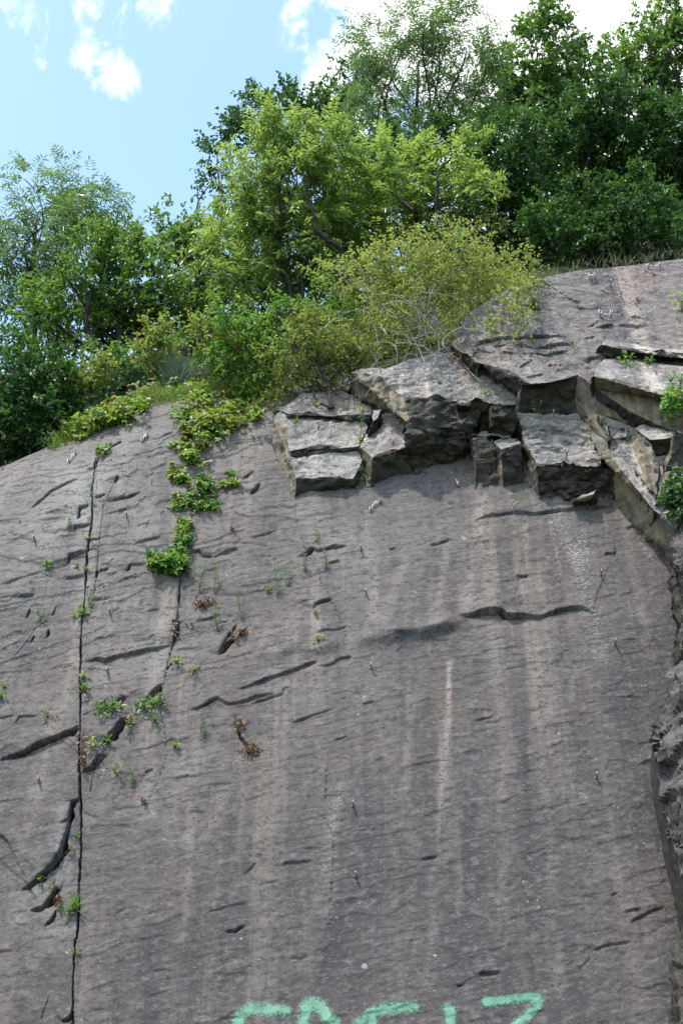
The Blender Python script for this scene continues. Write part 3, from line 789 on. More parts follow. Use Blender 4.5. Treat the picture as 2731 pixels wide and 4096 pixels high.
GB = 'overhanging rock blocks of the cliff'
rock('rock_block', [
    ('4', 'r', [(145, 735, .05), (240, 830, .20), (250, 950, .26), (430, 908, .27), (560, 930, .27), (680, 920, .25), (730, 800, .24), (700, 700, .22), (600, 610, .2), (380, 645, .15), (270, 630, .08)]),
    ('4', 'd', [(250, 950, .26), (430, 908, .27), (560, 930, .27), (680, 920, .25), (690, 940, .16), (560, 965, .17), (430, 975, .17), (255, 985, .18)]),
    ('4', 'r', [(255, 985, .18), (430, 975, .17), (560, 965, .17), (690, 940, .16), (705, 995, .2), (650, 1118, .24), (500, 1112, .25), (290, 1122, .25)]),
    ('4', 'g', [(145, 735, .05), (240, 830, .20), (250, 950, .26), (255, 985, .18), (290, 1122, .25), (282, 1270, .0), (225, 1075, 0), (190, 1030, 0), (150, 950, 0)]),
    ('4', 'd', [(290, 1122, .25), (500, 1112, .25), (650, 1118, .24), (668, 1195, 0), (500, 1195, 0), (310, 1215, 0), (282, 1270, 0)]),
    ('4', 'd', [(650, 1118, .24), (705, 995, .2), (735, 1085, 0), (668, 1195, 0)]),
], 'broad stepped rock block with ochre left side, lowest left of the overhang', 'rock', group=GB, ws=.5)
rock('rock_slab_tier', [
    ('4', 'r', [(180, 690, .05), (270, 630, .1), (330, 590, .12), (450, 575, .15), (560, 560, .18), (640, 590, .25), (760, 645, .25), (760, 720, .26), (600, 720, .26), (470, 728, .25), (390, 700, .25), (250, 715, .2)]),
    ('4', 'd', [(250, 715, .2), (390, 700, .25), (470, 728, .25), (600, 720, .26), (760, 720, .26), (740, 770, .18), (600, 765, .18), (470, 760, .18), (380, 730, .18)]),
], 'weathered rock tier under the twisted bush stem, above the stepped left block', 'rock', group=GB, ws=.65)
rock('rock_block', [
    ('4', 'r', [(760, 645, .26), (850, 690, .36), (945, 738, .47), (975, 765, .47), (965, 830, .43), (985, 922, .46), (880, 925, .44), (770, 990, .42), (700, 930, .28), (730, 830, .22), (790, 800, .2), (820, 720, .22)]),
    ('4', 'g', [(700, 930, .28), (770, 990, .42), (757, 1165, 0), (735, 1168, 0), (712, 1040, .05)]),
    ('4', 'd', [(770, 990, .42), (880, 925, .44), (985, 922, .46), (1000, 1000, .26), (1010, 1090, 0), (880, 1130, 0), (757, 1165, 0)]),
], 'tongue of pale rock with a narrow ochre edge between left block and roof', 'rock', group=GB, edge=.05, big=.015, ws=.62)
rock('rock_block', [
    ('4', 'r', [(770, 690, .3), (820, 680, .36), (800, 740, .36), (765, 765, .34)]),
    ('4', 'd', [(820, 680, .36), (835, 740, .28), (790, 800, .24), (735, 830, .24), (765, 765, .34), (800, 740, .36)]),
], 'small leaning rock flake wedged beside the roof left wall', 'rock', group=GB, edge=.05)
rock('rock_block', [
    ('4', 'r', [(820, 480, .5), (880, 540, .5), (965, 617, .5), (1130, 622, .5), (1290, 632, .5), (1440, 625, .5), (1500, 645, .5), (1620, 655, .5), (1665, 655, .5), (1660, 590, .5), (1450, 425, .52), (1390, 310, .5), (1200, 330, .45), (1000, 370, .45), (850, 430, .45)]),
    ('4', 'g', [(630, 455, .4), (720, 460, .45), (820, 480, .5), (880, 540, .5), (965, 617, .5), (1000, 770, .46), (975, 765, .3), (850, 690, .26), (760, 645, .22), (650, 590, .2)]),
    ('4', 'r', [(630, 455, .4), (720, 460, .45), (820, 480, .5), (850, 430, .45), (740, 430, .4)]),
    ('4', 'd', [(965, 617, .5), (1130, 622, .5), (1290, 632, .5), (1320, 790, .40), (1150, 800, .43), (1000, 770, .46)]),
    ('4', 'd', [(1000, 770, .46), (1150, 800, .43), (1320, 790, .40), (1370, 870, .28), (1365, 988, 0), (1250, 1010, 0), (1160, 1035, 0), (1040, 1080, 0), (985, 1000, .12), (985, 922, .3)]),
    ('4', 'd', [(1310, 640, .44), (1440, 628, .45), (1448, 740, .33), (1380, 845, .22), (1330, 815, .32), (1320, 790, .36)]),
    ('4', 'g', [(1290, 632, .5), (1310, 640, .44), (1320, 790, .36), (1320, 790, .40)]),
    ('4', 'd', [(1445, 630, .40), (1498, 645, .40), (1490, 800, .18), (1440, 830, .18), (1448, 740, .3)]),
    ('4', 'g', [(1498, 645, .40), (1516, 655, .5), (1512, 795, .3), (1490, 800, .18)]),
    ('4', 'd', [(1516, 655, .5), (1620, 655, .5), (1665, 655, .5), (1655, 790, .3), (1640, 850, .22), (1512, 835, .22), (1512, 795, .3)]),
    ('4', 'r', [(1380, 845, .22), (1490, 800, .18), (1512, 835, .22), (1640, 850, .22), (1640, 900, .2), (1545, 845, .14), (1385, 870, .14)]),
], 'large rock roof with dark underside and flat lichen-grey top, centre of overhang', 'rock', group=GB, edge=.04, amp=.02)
rock('rock_block', [
    ('5', 'r', [(125, 1250, .15), (230, 1222, .12), (288, 1250, .2), (155, 1280, .25)]),
    ('5', 'd', [(155, 1280, .25), (288, 1250, .25), (308, 1405, .17), (165, 1418, .19)]),
    ('5', 'r', [(165, 1418, .19), (308, 1405, .17), (310, 1425, .14), (170, 1440, .14)]),
    ('5', 'd', [(170, 1440, .14), (310, 1425, .14), (332, 1595, 0), (166, 1612, 0)]),
    ('5', 'g', [(125, 1250, .15), (155, 1280, .25), (165, 1418, .19), (170, 1440, .14), (166, 1612, 0), (145, 1470, .0)]),
], 'narrow dark pillar block, left one of the pair right of the roof', 'rock', group=GB, edge=.045)
rock('rock_block', [
    ('5', 'r', [(290, 1290, .2), (360, 1265, .2), (465, 1255, .22), (472, 1305, .3), (345, 1345, .3)]),
    ('5', 'd', [(345, 1345, .3), (472, 1305, .3), (482, 1585, 0), (355, 1607, 0)]),
    ('5', 'g', [(290, 1290, .2), (345, 1345, .3), (355, 1607, 0), (325, 1595, 0)]),
], 'narrow dark pillar block touching the wide square block', 'rock', group=GB, edge=.045)
rock('rock_block', [
    ('5', 'r', [(455, 1112, .42), (650, 1100, .43), (860, 1103, .42), (930, 1165, .4), (945, 1270, .36), (1010, 1390, .33), (1000, 1455, .3), (740, 1448, .31), (620, 1445, .30), (580, 1435, .30), (490, 1290, .32), (475, 1205, .34)]),
    ('5', 'g', [(475, 1205, .34), (490, 1290, .32), (580, 1435, .30), (595, 1695, 0), (510, 1648, 0), (490, 1500, 0), (470, 1350, .05)]),
    ('5', 'd', [(580, 1435, .30), (620, 1445, .30), (740, 1448, .31), (1000, 1455, .3), (1090, 1475, .22), (1112, 1690, 0), (960, 1720, 0), (740, 1722, 0), (595, 1695, 0)]),
], 'wide square rock block with flat grey top and split dark front', 'rock', group=GB, edge=.04, amp=.02)
rock('rock_block', [
    ('5', 'r', [(830, 1690, .14), (880, 1650, .18), (975, 1622, .2), (968, 1640, .2), (942, 1690, .1)]),
    ('5', 'd', [(830, 1690, .14), (942, 1690, .1), (950, 1720, .0), (820, 1712, .0)]),
    ('5', 'd', [(942, 1690, .1), (968, 1640, .2), (985, 1690, 0), (950, 1720, 0)]),
], 'small pale rock wedge lodged below the wide square block', 'rock', group=GB, edge=.04)
# upper slab with the recess below it
up = rock('upper_rock_slab', [
    ('5', 'u', [(0, 640, .6), (205, 762, .7), (300, 790, .72), (420, 822, .72), (550, 905, .75), (700, 885, .75), (857, 842, .75), (975, 930, .72), (1210, 1088, .70), (1400, 1178, .68), (1700, 1290, .68), (2600, 1500, .7),
                (4200, 1500, .75), (4200, -10, .75), (2600, -5, .75), (1568, 58, .75), (1200, 105, .75), (876, 135, .75), (674, 175, .75), (505, 220, .75), (336, 286, .75), (120, 430, .68)]),
    ('5', 'd', [(480, 925, .68), (550, 905, .75), (700, 885, .75), (857, 842, .75), (835, 1000, .5), (860, 1105, .40), (650, 1102, .40), (455, 1114, .40)]),
    ('5', 'g', [(480, 925, .68), (455, 1114, .40), (435, 1060, .48), (450, 960, .6)]),
    ('5', 'd', [(205, 762, .7), (300, 790, .72), (420, 822, .72), (550, 905, .75), (480, 925, .68), (450, 960, .6), (440, 985, .5), (340, 930, .5), (250, 860, .5), (210, 790, .55)]),
    ('5', 'g', [(857, 842, .75), (975, 930, .72), (985, 1010, .6), (985, 1100, .52), (1060, 1290, .46), (1010, 1390, .33), (945, 1270, .36), (930, 1160, .38), (860, 1105, .40), (835, 1000, .5)]),
], 'smooth purple-grey upper rock slab below the trees', 'cliff', edge=.026, amp=.008, kind='structure', layer=U_W, mats=[M_ROCK, M_BROK_SHADE, M_OCH, M_UP])
rock('rock_ledge', [
    ('5', 'r', [(972, 850, .93), (1100, 870, .93), (1250, 905, .93), (1400, 970, .93), (1700, 1030, .93), (2400, 1150, .93), (2400, 830, .8), (1700, 800, .78), (1400, 765, .78), (1200, 745, .78), (1040, 735, .78), (985, 790, .86)]),
    ('5', 'g', [(972, 850, .93), (1100, 870, .93), (1250, 905, .93), (1400, 970, .93), (1700, 1030, .93), (2400, 1150, .93), (2400, 1480, .7), (1700, 1292, .68), (1400, 1175, .68), (1210, 1085, .70), (975, 935, .72)]),
], 'ledge with grey top and ochre striped front face at the right side', 'rock ledge', group='rock ledges of the upper slab', edge=.05)
rock('rock_ledge', [
    ('5', 'r', [(1012, 638, .86), (1090, 655, .86), (1240, 665, .86), (1390, 708, .86), (1700, 740, .84), (2200, 780, .8), (2200, 700, .76), (1700, 680, .76), (1390, 660, .76), (1200, 625, .76), (1040, 605, .76)]),
    ('5', 'd', [(1012, 638, .86), (1090, 655, .86), (1240, 665, .86), (1390, 708, .86), (1700, 740, .84), (2200, 780, .8), (2200, 830, .74), (1700, 795, .75), (1520, 770, .75), (1370, 742, .75), (1240, 722, .75), (1060, 715, .75), (998, 690, .75)]),
], 'low brown-fronted rock step higher up on the upper slab', 'rock ledge', group='rock ledges of the upper slab', edge=.05)
rock('corner_wall', [
    ('5', 'g', [(1060, 1290, .46), (1090, 1400, .43), (1190, 1530, .43), (1370, 1750, .46), (1480, 1860, .48), (1700, 2080, .5), (1900, 2280, .5), (1900, 2500, 0), (1570, 2185, 0), (1480, 2095, 0), (1240, 1858, 0), (1112, 1690, 0), (1090, 1475, .22), (1010, 1390, .33)]),
    ('5', 'r', [(985, 1100, .52), (1060, 1290, .46), (1090, 1400, .43), (1190, 1530, .43), (1370, 1750, .46), (1480, 1860, .48), (1700, 2080, .5), (1900, 2280, .5), (2300, 2100, .5), (2300, 1470, .5), (1700, 1330, .5), (1400, 1240, .5), (1200, 1180, .5)]),
    ('5', 'g', [(985, 1100, .52), (1200, 1180, .5), (1400, 1240, .5), (1700, 1330, .5), (2300, 1470, .5), (2300, 1420, .7), (1700, 1290, .68), (1400, 1178, .68), (1210, 1088, .7), (975, 930, .72), (985, 1010, .6)]),
], 'long ochre corner wall slanting down to the right edge beside the slab', 'rock wall', edge=.045, amp=.010, big=.01)
for facets, lab in (
    ([('5', 'g', [(1225, 1205, .56), (1300, 1260, .62), (1345, 1290, .66), (1400, 1440, .66), (1392, 1650, .56), (1330, 1600, .5), (1240, 1480, .5), (1212, 1330, .5)]), ('5', 'd', [(1345, 1290, .66), (1375, 1390, .52), (1430, 1560, .5), (1392, 1650, .56), (1400, 1440, .66)])],
     'tall ochre rock flake leaning in the rubble above the corner wall'),
    ([('5', 'r', [(1240, 1200, .58), (1300, 1165, .6), (1400, 1180, .62), (1490, 1195, .66), (1502, 1265, .7), (1342, 1278, .68)]), ('5', 'd', [(1342, 1278, .68), (1502, 1265, .7), (1480, 1370, .52), (1370, 1385, .52)])],
     'flat-topped rubble block with dark hollow beneath it, near right edge'),
    ([('5', 'g', [(1500, 1175, .66), (1515, 1240, .72), (1475, 1400, .70), (1440, 1505, .6), (1450, 1440, .56), (1490, 1260, .6)]), ('5', 'd', [(1515, 1240, .72), (1600, 1260, .74), (1640, 1480, .6), (1475, 1480, .62), (1440, 1505, .6), (1475, 1400, .7)])],
     'thin ochre-edged rock plate standing at the right edge of the rubble'),
    ([('5', 'g', [(995, 1100, .56), (1050, 1150, .6), (1075, 1280, .56), (1068, 1300, .48), (1010, 1200, .48)]), ('5', 'd', [(1050, 1150, .6), (1085, 1180, .52), (1085, 1300, .48), (1075, 1280, .56)])],
     'upright splinter of ochre rock at the upper end of the corner wall'),
    ([('5', 'r', [(1090, 1270, .52), (1160, 1190, .6), (1190, 1190, .6), (1180, 1260, .56), (1120, 1290, .5)]), ('5', 'd', [(1160, 1190, .6), (1130, 1250, .52), (1090, 1270, .52)]), ('5', 'r', [(1180, 1260, .56), (1190, 1190, .6), (1215, 1220, .54), (1200, 1310, .5)])],
     'pale pointed rubble stone between splinter and tall flake'),
    ([('5', 'g', [(1400, 1500, .55), (1450, 1500, .62), (1430, 1600, .62), (1400, 1700, .55), (1380, 1660, .5)]), ('5', 'r', [(1450, 1500, .62), (1560, 1500, .66), (1560, 1640, .6), (1430, 1660, .6), (1430, 1600, .62)])],
     'blocky brown rubble stone above the ivy at the right edge')):
    rock('rubble_rock', facets, lab, 'rock', edge=.045, amp=.012, group='rubble rocks above the corner wall')
# right-hand buttress boulders
rock('boulder', [
    ('p', 'r', [(2731, 2090, .55), (2697, 2140, .5), (2684, 2185, .42), (2679, 2242, .2), (2705, 2260, .55), (2735, 2255, .7), (2900, 2200, .9), (2900, 2000, .9)]),
    ('p', 'd', [(2679, 2242, .2), (2705, 2260, .55), (2712, 2330, .35), (2722, 2420, .3), (2724, 2560, .3), (2728, 2640, .3), (2719, 2640, 0), (2711, 2556, 0), (2711, 2413, 0), (2695, 2318, 0)]),
    ('p', 'r', [(2705, 2260, .55), (2735, 2255, .7), (2900, 2200, .9), (3300, 2300, .95), (3300, 2700, .9), (2900, 2680, .7), (2760, 2640, .6), (2728, 2640, .3), (2724, 2560, .3), (2722, 2420, .3), (2712, 2330, .35)]),
], 'rounded grey boulder edge cut by the frame, below the ivy', 'boulder', edge=.045, amp=.007, big=.03, group='boulders of the right buttress', frac=.62, sdu=.35, mats=[M_SLAB, M_BROK_SHADE, M_OCH, M_UP])
rock('boulder', [
    ('p', 'r', [(2722, 2642, .45), (2668, 2690, .40), (2663, 2722, .36), (2668, 2745, .4), (2655, 2830, .4), (2620, 2900, .34), (2602, 2955, .25), (2612, 3005, .2), (2680, 2990, .6), (2735, 2960, .7), (2900, 2950, .95), (2900, 2640, .8)]),
    ('p', 'r', [(2612, 3005, .2), (2632, 3120, .3), (2655, 3215, .34), (2684, 3344, .4), (2731, 3503, .45), (2765, 3650, .45), (2900, 3600, .9), (2900, 2950, .95), (2735, 2960, .7), (2680, 2990, .6)]),
    ('p', 'r', [(2900, 2640, .8), (2900, 2950, .95), (2900, 3600, .9), (3400, 3600, .95), (3400, 2640, .9)]),
], 'large lumpy grey boulder bulging in from the right edge, halfway down', 'boulder', edge=.045, amp=.008, big=.03, group='boulders of the right buttress', frac=.62, sdu=.35, mats=[M_SLAB, M_BROK_SHADE, M_OCH, M_UP])
rock('boulder', [
    ('p', 'r', [(2765, 3700, .4), (2728, 3745, .2), (2695, 3795, .22), (2684, 3900, .2), (2682, 4096, .2), (2688, 4400, .2), (2760, 4400, .6), (2750, 4096, .6), (2745, 3900, .55), (2750, 3800, .5)]),
    ('p', 'r', [(2765, 3700, .4), (2750, 3800, .5), (2745, 3900, .55), (2750, 4096, .6), (2760, 4400, .6), (3300, 4400, .9), (3300, 3700, .9)]),
], 'dark pale-streaked boulder in the lower right corner', 'boulder', edge=.05, amp=.014, big=.04, group='boulders of the right buttress', frac=.62, sdu=.35, mats=[M_BROK_SHADE, M_BROK_SHADE, M_OCH, M_UP])
rock('joint_face', [
    ('p', 'g', [(2606, 2965, .0), (2642, 3238, 0), (2679, 3450, 0), (2700, 3636, 0), (2727, 3745, 0), (2765, 3800, .1), (2765, 3650, .45), (2731, 3503, .45), (2684, 3344, .40), (2655, 3215, .34), (2632, 3120, .3), (2612, 3005, .2)]),
], 'narrow brown vertical joint face between the slab and the big boulder', 'rock face', edge=.05, amp=.003, frac=.0)

# ------------------------------------------------------------------ foliage
def leaf_mesh(name, P, D, Nn, L, Wd, m, off, fold=.25, droop=.15, tint=None):
    n = len(P)
    D = norm(D); Nn = Nn - (Nn * D).sum(1)[:, None] * D; Nn = norm(Nn); S = np.cross(D, Nn)
    L = L[:, None]; Wd = Wd[:, None]
    b = P; r = P + D * L * .48 + S * Wd * .5 + Nn * Wd * fold; l = P + D * L * .48 - S * Wd * .5 + Nn * Wd * fold
    t = P + D * L - Nn * L * droop
    Vx = np.stack([b, r, t, l], 1).reshape(-1, 3) - off
    i = np.arange(n)[:, None] * 4
    F = np.concatenate([i + np.array([0, 1, 2]), i + np.array([0, 2, 3])], 1).reshape(-1, 3)
    if tint is None: tint = rng.random(n)
    hue = rng.random(n)
    return mesh_np(name, Vx, F, [m], False, {'tint': np.repeat(tint, 4), 'hue': np.repeat(hue, 4)})

def bend(a, b, n=7, sag=.0, wob=.1):
    a = np.asarray(a, float); b = np.asarray(b, float)
    t = np.linspace(0, 1, n)[:, None]
    L = np.linalg.norm(b - a)
    P = a + (b - a) * t
    k = rng.normal(size=3) * wob * L; k2 = rng.normal(size=3) * wob * L * .5
    P = P + np.sin(t * math.pi) * k + np.sin(t * 2 * math.pi) * k2
    P[:, 2] += (np.sin(t * math.pi) * sag * L)[:, 0]
    return P

UP = np.array([0, 0, 1.0])
def foliage(centres, radii, kind, dens, size=1.0, shell=.45):
    """leaf sprays for a crown made of blobs; returns leaf arrays and twig list"""
    Ps, Ds, Ns, Ls, Ws, Ts = [], [], [], [], [], []
    twigs = []
    for c, r in zip(centres, radii):
        ncl = max(5, int(dens * 125 * r * r / (size * size) ** .9))
        dd = rnd_dirs(ncl)
        rr = r * (shell + (1 - shell) * rng.random(ncl) ** .6)
        cl = c + dd * rr[:, None] * np.array([1, 1, .9])
        clump_t = rng.normal(0, .16, ncl)
        for k in range(ncl):
            out = norm(dd[k] * .7 + UP * .35 + rng.normal(size=3) * .35)
            if k % 5 == 0: twigs.append((c + dd[k] * rr[k] * .15, cl[k]))
            ns = 5
            sd = norm(out + rng.normal(size=(ns, 3)) * .75)
            sl = rng.uniform(.16, .34, ns) * size
            if kind == 'ash' or kind == 'willow':
                for s in range(ns):
                    nl = 3
                    bp = cl[k] + sd[s] * (sl[s] * np.linspace(.4, 1, nl))[:, None]
                    rd = norm(sd[s] + rng.normal(size=(nl, 3)) * .6 + UP * -.05)
                    for q in range(nl):
                        rl = rng.uniform(.16, .26) * size
                        up = norm(UP + rng.normal(size=3) * .35)
                        side = norm(np.cross(rd[q], up))
                        tpar = np.repeat(np.linspace(.25, .95, 4), 2); sg = np.tile([1, -1], 4)
                        drop = -.35 * rl * tpar ** 2
                        p = bp[q] + rd[q] * (rl * tpar)[:, None] + UP * drop[:, None]
                        d = rd[q] * .55 + side * sg[:, None] * .9 + UP * -.25 + rng.normal(size=(8, 3)) * .12
                        p = np.vstack([p, bp[q] + rd[q] * rl - UP * .35 * rl]); d = np.vstack([d, rd[q] - UP * .5])
                        n9 = 9
                        Ps.append(p); Ds.append(d); Ns.append(np.tile(up, (n9, 1)) + rng.normal(size=(n9, 3)) * .25)
                        wid = .027 if kind == 'ash' else .019
                        Ls.append(rng.uniform(.075, .10, n9) * size); Ws.append(np.full(n9, wid * size) * rng.uniform(.8, 1.2, n9))
                        Ts.append(np.clip(.5 + clump_t[k] + rng.normal(0, .16, n9), 0, 1))
            else:
                nl = 9
                tt = rng.random((ns, nl)) ** .6
                p = cl[k] + (sd[:, None, :] * (sl[:, None] * tt)[..., None]).reshape(-1, 3)
                d = (sd[:, None, :] * .6 + rng.normal(size=(ns, nl, 3)) * .75 - UP * .15).reshape(-1, 3)
                m_ = ns * nl
                if kind == 'oak': L0, W0 = .085, .048
                elif kind == 'small': L0, W0 = .046, .028
                else: L0, W0 = .06, .036
                Ps.append(p + rng.normal(size=(m_, 3)) * .015); Ds.append(d); Ns.append(UP * .9 + dd[k] * .25 + rng.normal(size=(m_, 3)) * .5)
                Ls.append(rng.uniform(.75, 1.2, m_) * L0 * (size if kind == 'oak' else 1)); Ws.append(rng.uniform(.75, 1.2, m_) * W0 * (size if kind == 'oak' else 1))
                Ts.append(np.clip(.5 + clump_t[k] + rng.normal(0, .2, m_), 0, 1))
    return [np.concatenate(x) for x in (Ps, Ds, Ns, Ls, Ws, Ts)], twigs

def tree(name, label, cat, blobs, dist, kind, lm, bm_, dens=1.0, size=1.0, base=None, trunk_r=.09, group='trees on the cliff top', shell=.45, twig_r=.006, parts=('trunk', 'crown'), extra=None, limbs=None, dj=.5, rf=None):
    cs, rs = [], []
    if rf is None: rf = .84 if kind in ('ash', 'willow') else .95
    for bb in blobs:
        px, py, rp = bb[:3]; d0_ = bb[3] if len(bb) > 3 else dist
        d = ray(px, py); r = rp * d0_ / FPX
        cs.append(EYE + d * (d0_ + rng.uniform(-dj, dj) * min(r * 1.5, 1.2) + (0 if dj else 0))); rs.append(r * rf)
    cs = np.array(cs); rs = np.array(rs)
    cm = np.average(cs, axis=0, weights=rs ** 2)
    if base is None:
        bx, by = cm[0], cm[1] + .3
        b = np.array([bx, by, float(HILL(np.array(bx), np.array(by)))])
        if b[2] > cs[:, 2].min() + .2: b[2] = cs[:, 2].min() - .4
    elif len(base) == 3:
        b = EYE + ray(base[0], base[1]) * base[2]
    root = empty(name, b)
    tag(root, label, cat, group)
    tb = Tubes(5)
    low = cs[np.argsort(cs[:, 2])]
    top = cm.copy(); top[2] = cs[:, 2].max() - .3 * rs.max()
    tp = bend(b, top, 12, 0, .05)
    tp[0] = b - np.array([0, 0, .25])
    tb.add(tp, np.linspace(trunk_r, trunk_r * .22, 12))
    for c, r in zip(cs, rs):
        # limb leaves the trunk below the blob
        dz = np.clip((c[2] - b[2]) / max(top[2] - b[2], .3) - .35, .08, .85)
        st = tp[int(dz * 11)]
        rad = trunk_r * (1 - .75 * dz) * .55
        P = bend(st, c, 8, .06, .09)
        tb.add(P, np.linspace(rad, rad * .3, 8))
    arrs, twigs = foliage(cs, rs, kind, dens, size, shell)
    for a, e in twigs:
        tb.add(bend(a, e, 4, 0, .1), np.linspace(twig_r * 2.2, twig_r * .8, 4))
    if limbs:
        for pts, r0, r1 in limbs:
            P = np.array([EYE + ray(*p[:2]) * p[2] for p in pts])
            tt = np.linspace(0, len(P) - 1, len(P) * 4)
            Q = np.stack([np.interp(tt, np.arange(len(P)), P[:, i]) for i in range(3)], 1)
            Q += rng.normal(size=Q.shape) * .01
            tb.add(Q, np.linspace(r0, r1, len(Q)))
    if extra: extra(tb)
    link(parts[0], tb.mesh(parts[0], bm_, b), root)
    link(parts[1], leaf_mesh(parts[1], *arrs[:5], lm, b, tint=arrs[5]), root)
    return root

# trees, left to right
tree('feathery_tree', 'tall silvery light-green tree at the far left edge', 'tree',
     [(150, 770, 105), (310, 770, 95), (385, 830, 70), (215, 900, 170), (80, 980, 130), (350, 980, 110), (100, 1130, 150), (260, 1080, 140), (30, 1250, 130), (-120, 1150, 180), (420, 950, 50), (70, 860, 60)], 23.5, 'willow', M_WIL, M_BARK, dens=.52, size=1.35)
tree('oak_tree', 'wide dark oak left of the centre with leaning trunk above brambles', 'tree',
     [(300, 1260, 150), (450, 1180, 150), (560, 1290, 120), (620, 1110, 140), (480, 1010, 110), (200, 1370, 120), (700, 1230, 110), (430, 1340, 110), (560, 1010, 100), (640, 1330, 80), (760, 1180, 90), (150, 1250, 110), (270, 1130, 90), (370, 980, 80)], 21.5, 'oak', M_OAK, M_BARK, dens=.85, size=1.0,
     base=(490, 1500, 20.8), trunk_r=.10, limbs=[([(490, 1500, 20.8), (455, 1440, 20.8), (410, 1390, 20.8), (350, 1330, 20.9), (345, 1250, 21), (375, 1150, 21.2)], .075, .025), ([(410, 1390, 20.8), (330, 1390, 20.8), (260, 1370, 20.8)], .035, .012), ([(480, 1480, 20.8), (500, 1400, 20.9), (530, 1350, 21), (600, 1330, 21)], .05, .015)])
tree('overhanging_shrub', 'dark bluish-green shrub hanging over the slab at the far left', 'shrub',
     [(60, 1500, 150), (120, 1620, 140), (40, 1720, 130), (190, 1730, 85), (250, 1770, 45), (-100, 1600, 170), (-130, 1780, 120), (90, 1790, 60), (20, 1830, 40), (170, 1480, 100), (240, 1560, 70), (300, 1610, 55), (190, 1650, 80), (260, 1690, 50)], 16.6, 'oak', M_OAKD, M_BARK, dens=1.0, size=.85, trunk_r=.05, group='shrubs on the cliff top', base=(60, 1780, 17.2), parts=('stem', 'crown'))
tree('oak_tree', 'small oak standing between the left trees and the tall ash', 'tree',
     [(700, 880, 85), (640, 960, 75), (780, 960, 90), (730, 1050, 110), (840, 1080, 100), (880, 980, 70), (930, 1180, 90), (820, 1200, 90)], 22.5, 'oak', M_OAK, M_BARK, dens=.85, group='trees on the cliff top',
     limbs=[([(930, 1190, 21.5), (880, 1120, 21.5), (830, 1090, 21.6), (750, 1050, 21.8), (700, 1040, 22)], .06, .02)])
tree('ash_tree', 'broad bright-green ash in the middle, nearest behind the bushes', 'tree',
     [(1200, 520, 110), (1090, 620, 130), (960, 720, 100), (1290, 620, 120), (1390, 720, 110), (1170, 780, 170), (960, 880, 130), (1340, 850, 150), (1090, 980, 150), (1280, 1000, 150), (890, 1010, 80), (980, 1120, 110), (1160, 1130, 120), (1400, 980, 90), (1060, 1240, 100), (1000, 1300, 80)], 20.5, 'ash', M_ASH, M_BARK, dens=.62, size=1.28, trunk_r=.08,
     limbs=[([(1360, 990, 19.4), (1310, 960, 19.4), (1265, 920, 19.5), (1255, 850, 19.6), (1225, 780, 19.8), (1235, 700, 20)], .05, .016), ([(1265, 950, 19.5), (1200, 945, 19.6), (1150, 960, 19.7)], .03, .012)])
tree('oak_tree', 'distant dark oak peeking out above the ash on its left', 'tree',
     [(870, 610, 55), (930, 540, 60), (1000, 440, 75), (1090, 460, 70), (1120, 370, 45), (1180, 430, 60), (1240, 410, 60), (1290, 470, 60), (860, 720, 60), (1040, 560, 80)], 27, 'oak', M_OAKD, M_BARK, dens=1.1, size=1.1)
tree('oak_tree', 'slim dark oak between the ash and the tall feathery tree', 'tree',
     [(1390, 310, 50), (1360, 390, 55), (1330, 480, 60), (1420, 480, 70), (1420, 400, 45)], 27, 'oak', M_OAKD, M_BARK, dens=1.1, size=1.1)
tree('feathery_tree', 'tallest airy light-green tree against the white cloud', 'tree',
     [(1810, 90, 80), (1660, 130, 75), (1480, 170, 45), (1560, 260, 110), (1710, 250, 120), (1850, 210, 80), (1450, 400, 95), (1600, 430, 130), (1770, 400, 120), (1890, 480, 90), (1500, 560, 110), (1680, 580, 120), (1850, 580, 90), (1930, 250, 40), (1740, 60, 40), (1420, 300, 45), (1960, 380, 45)], 24.5, 'willow', M_WIL, M_BARK, dens=.45, size=1.3, shell=.3)
tree('ash_tree', 'yellow-green ash right of the centre with thin dark limbs', 'tree',
     [(1560, 690, 95), (1690, 720, 110), (1840, 660, 100), (1620, 830, 110), (1770, 840, 100), (1490, 800, 80), (1900, 760, 80), (1560, 920, 90), (1700, 940, 80), (1450, 900, 70)], 20.8, 'ash', M_ASH, M_BARK, dens=.6, size=1.22, trunk_r=.06,
     limbs=[([(1750, 900, 19.8), (1750, 800, 19.8), (1748, 700, 19.9)], .04, .02), ([(1660, 840, 19.8), (1600, 800, 19.9), (1530, 740, 20)], .03, .012)])
tree('oak_tree', 'oak with dark spire-like top in front of the cloud', 'tree',
     [(2190, 70, 65), (2130, 150, 65), (2230, 150, 60), (2100, 260, 90), (2230, 260, 95), (2000, 390, 90), (2130, 390, 120), (2270, 390, 110), (2300, 270, 50), (1960, 300, 50)], 26, 'oak', M_OAK, M_BARK, dens=1.3, size=1.1)
tree('oak_tree', 'dense dark oak right of the yellow-green ash', 'tree',
     [(1990, 560, 110), (2120, 560, 120), (1960, 700, 110), (2090, 720, 120), (1930, 850, 110), (2060, 880, 110), (2180, 850, 100), (1860, 960, 90), (2020, 1000, 80), (2180, 980, 80), (1900, 1060, 60)], 21.8, 'oak', M_OAKD, M_BARK, dens=1.15, size=1.0)
tree('oak_tree', 'dense rounded oak in the right-hand wood, above the bare slab', 'tree',
     [(2280, 520, 120), (2400, 430, 110), (2390, 330, 80), (2250, 660, 120), (2400, 620, 120), (2330, 780, 120), (2260, 880, 90), (2420, 830, 90), (2340, 950, 80), (2340, 230, 50)], 22.8, 'oak', M_OAKD, M_BARK, dens=1.15, size=1.05)
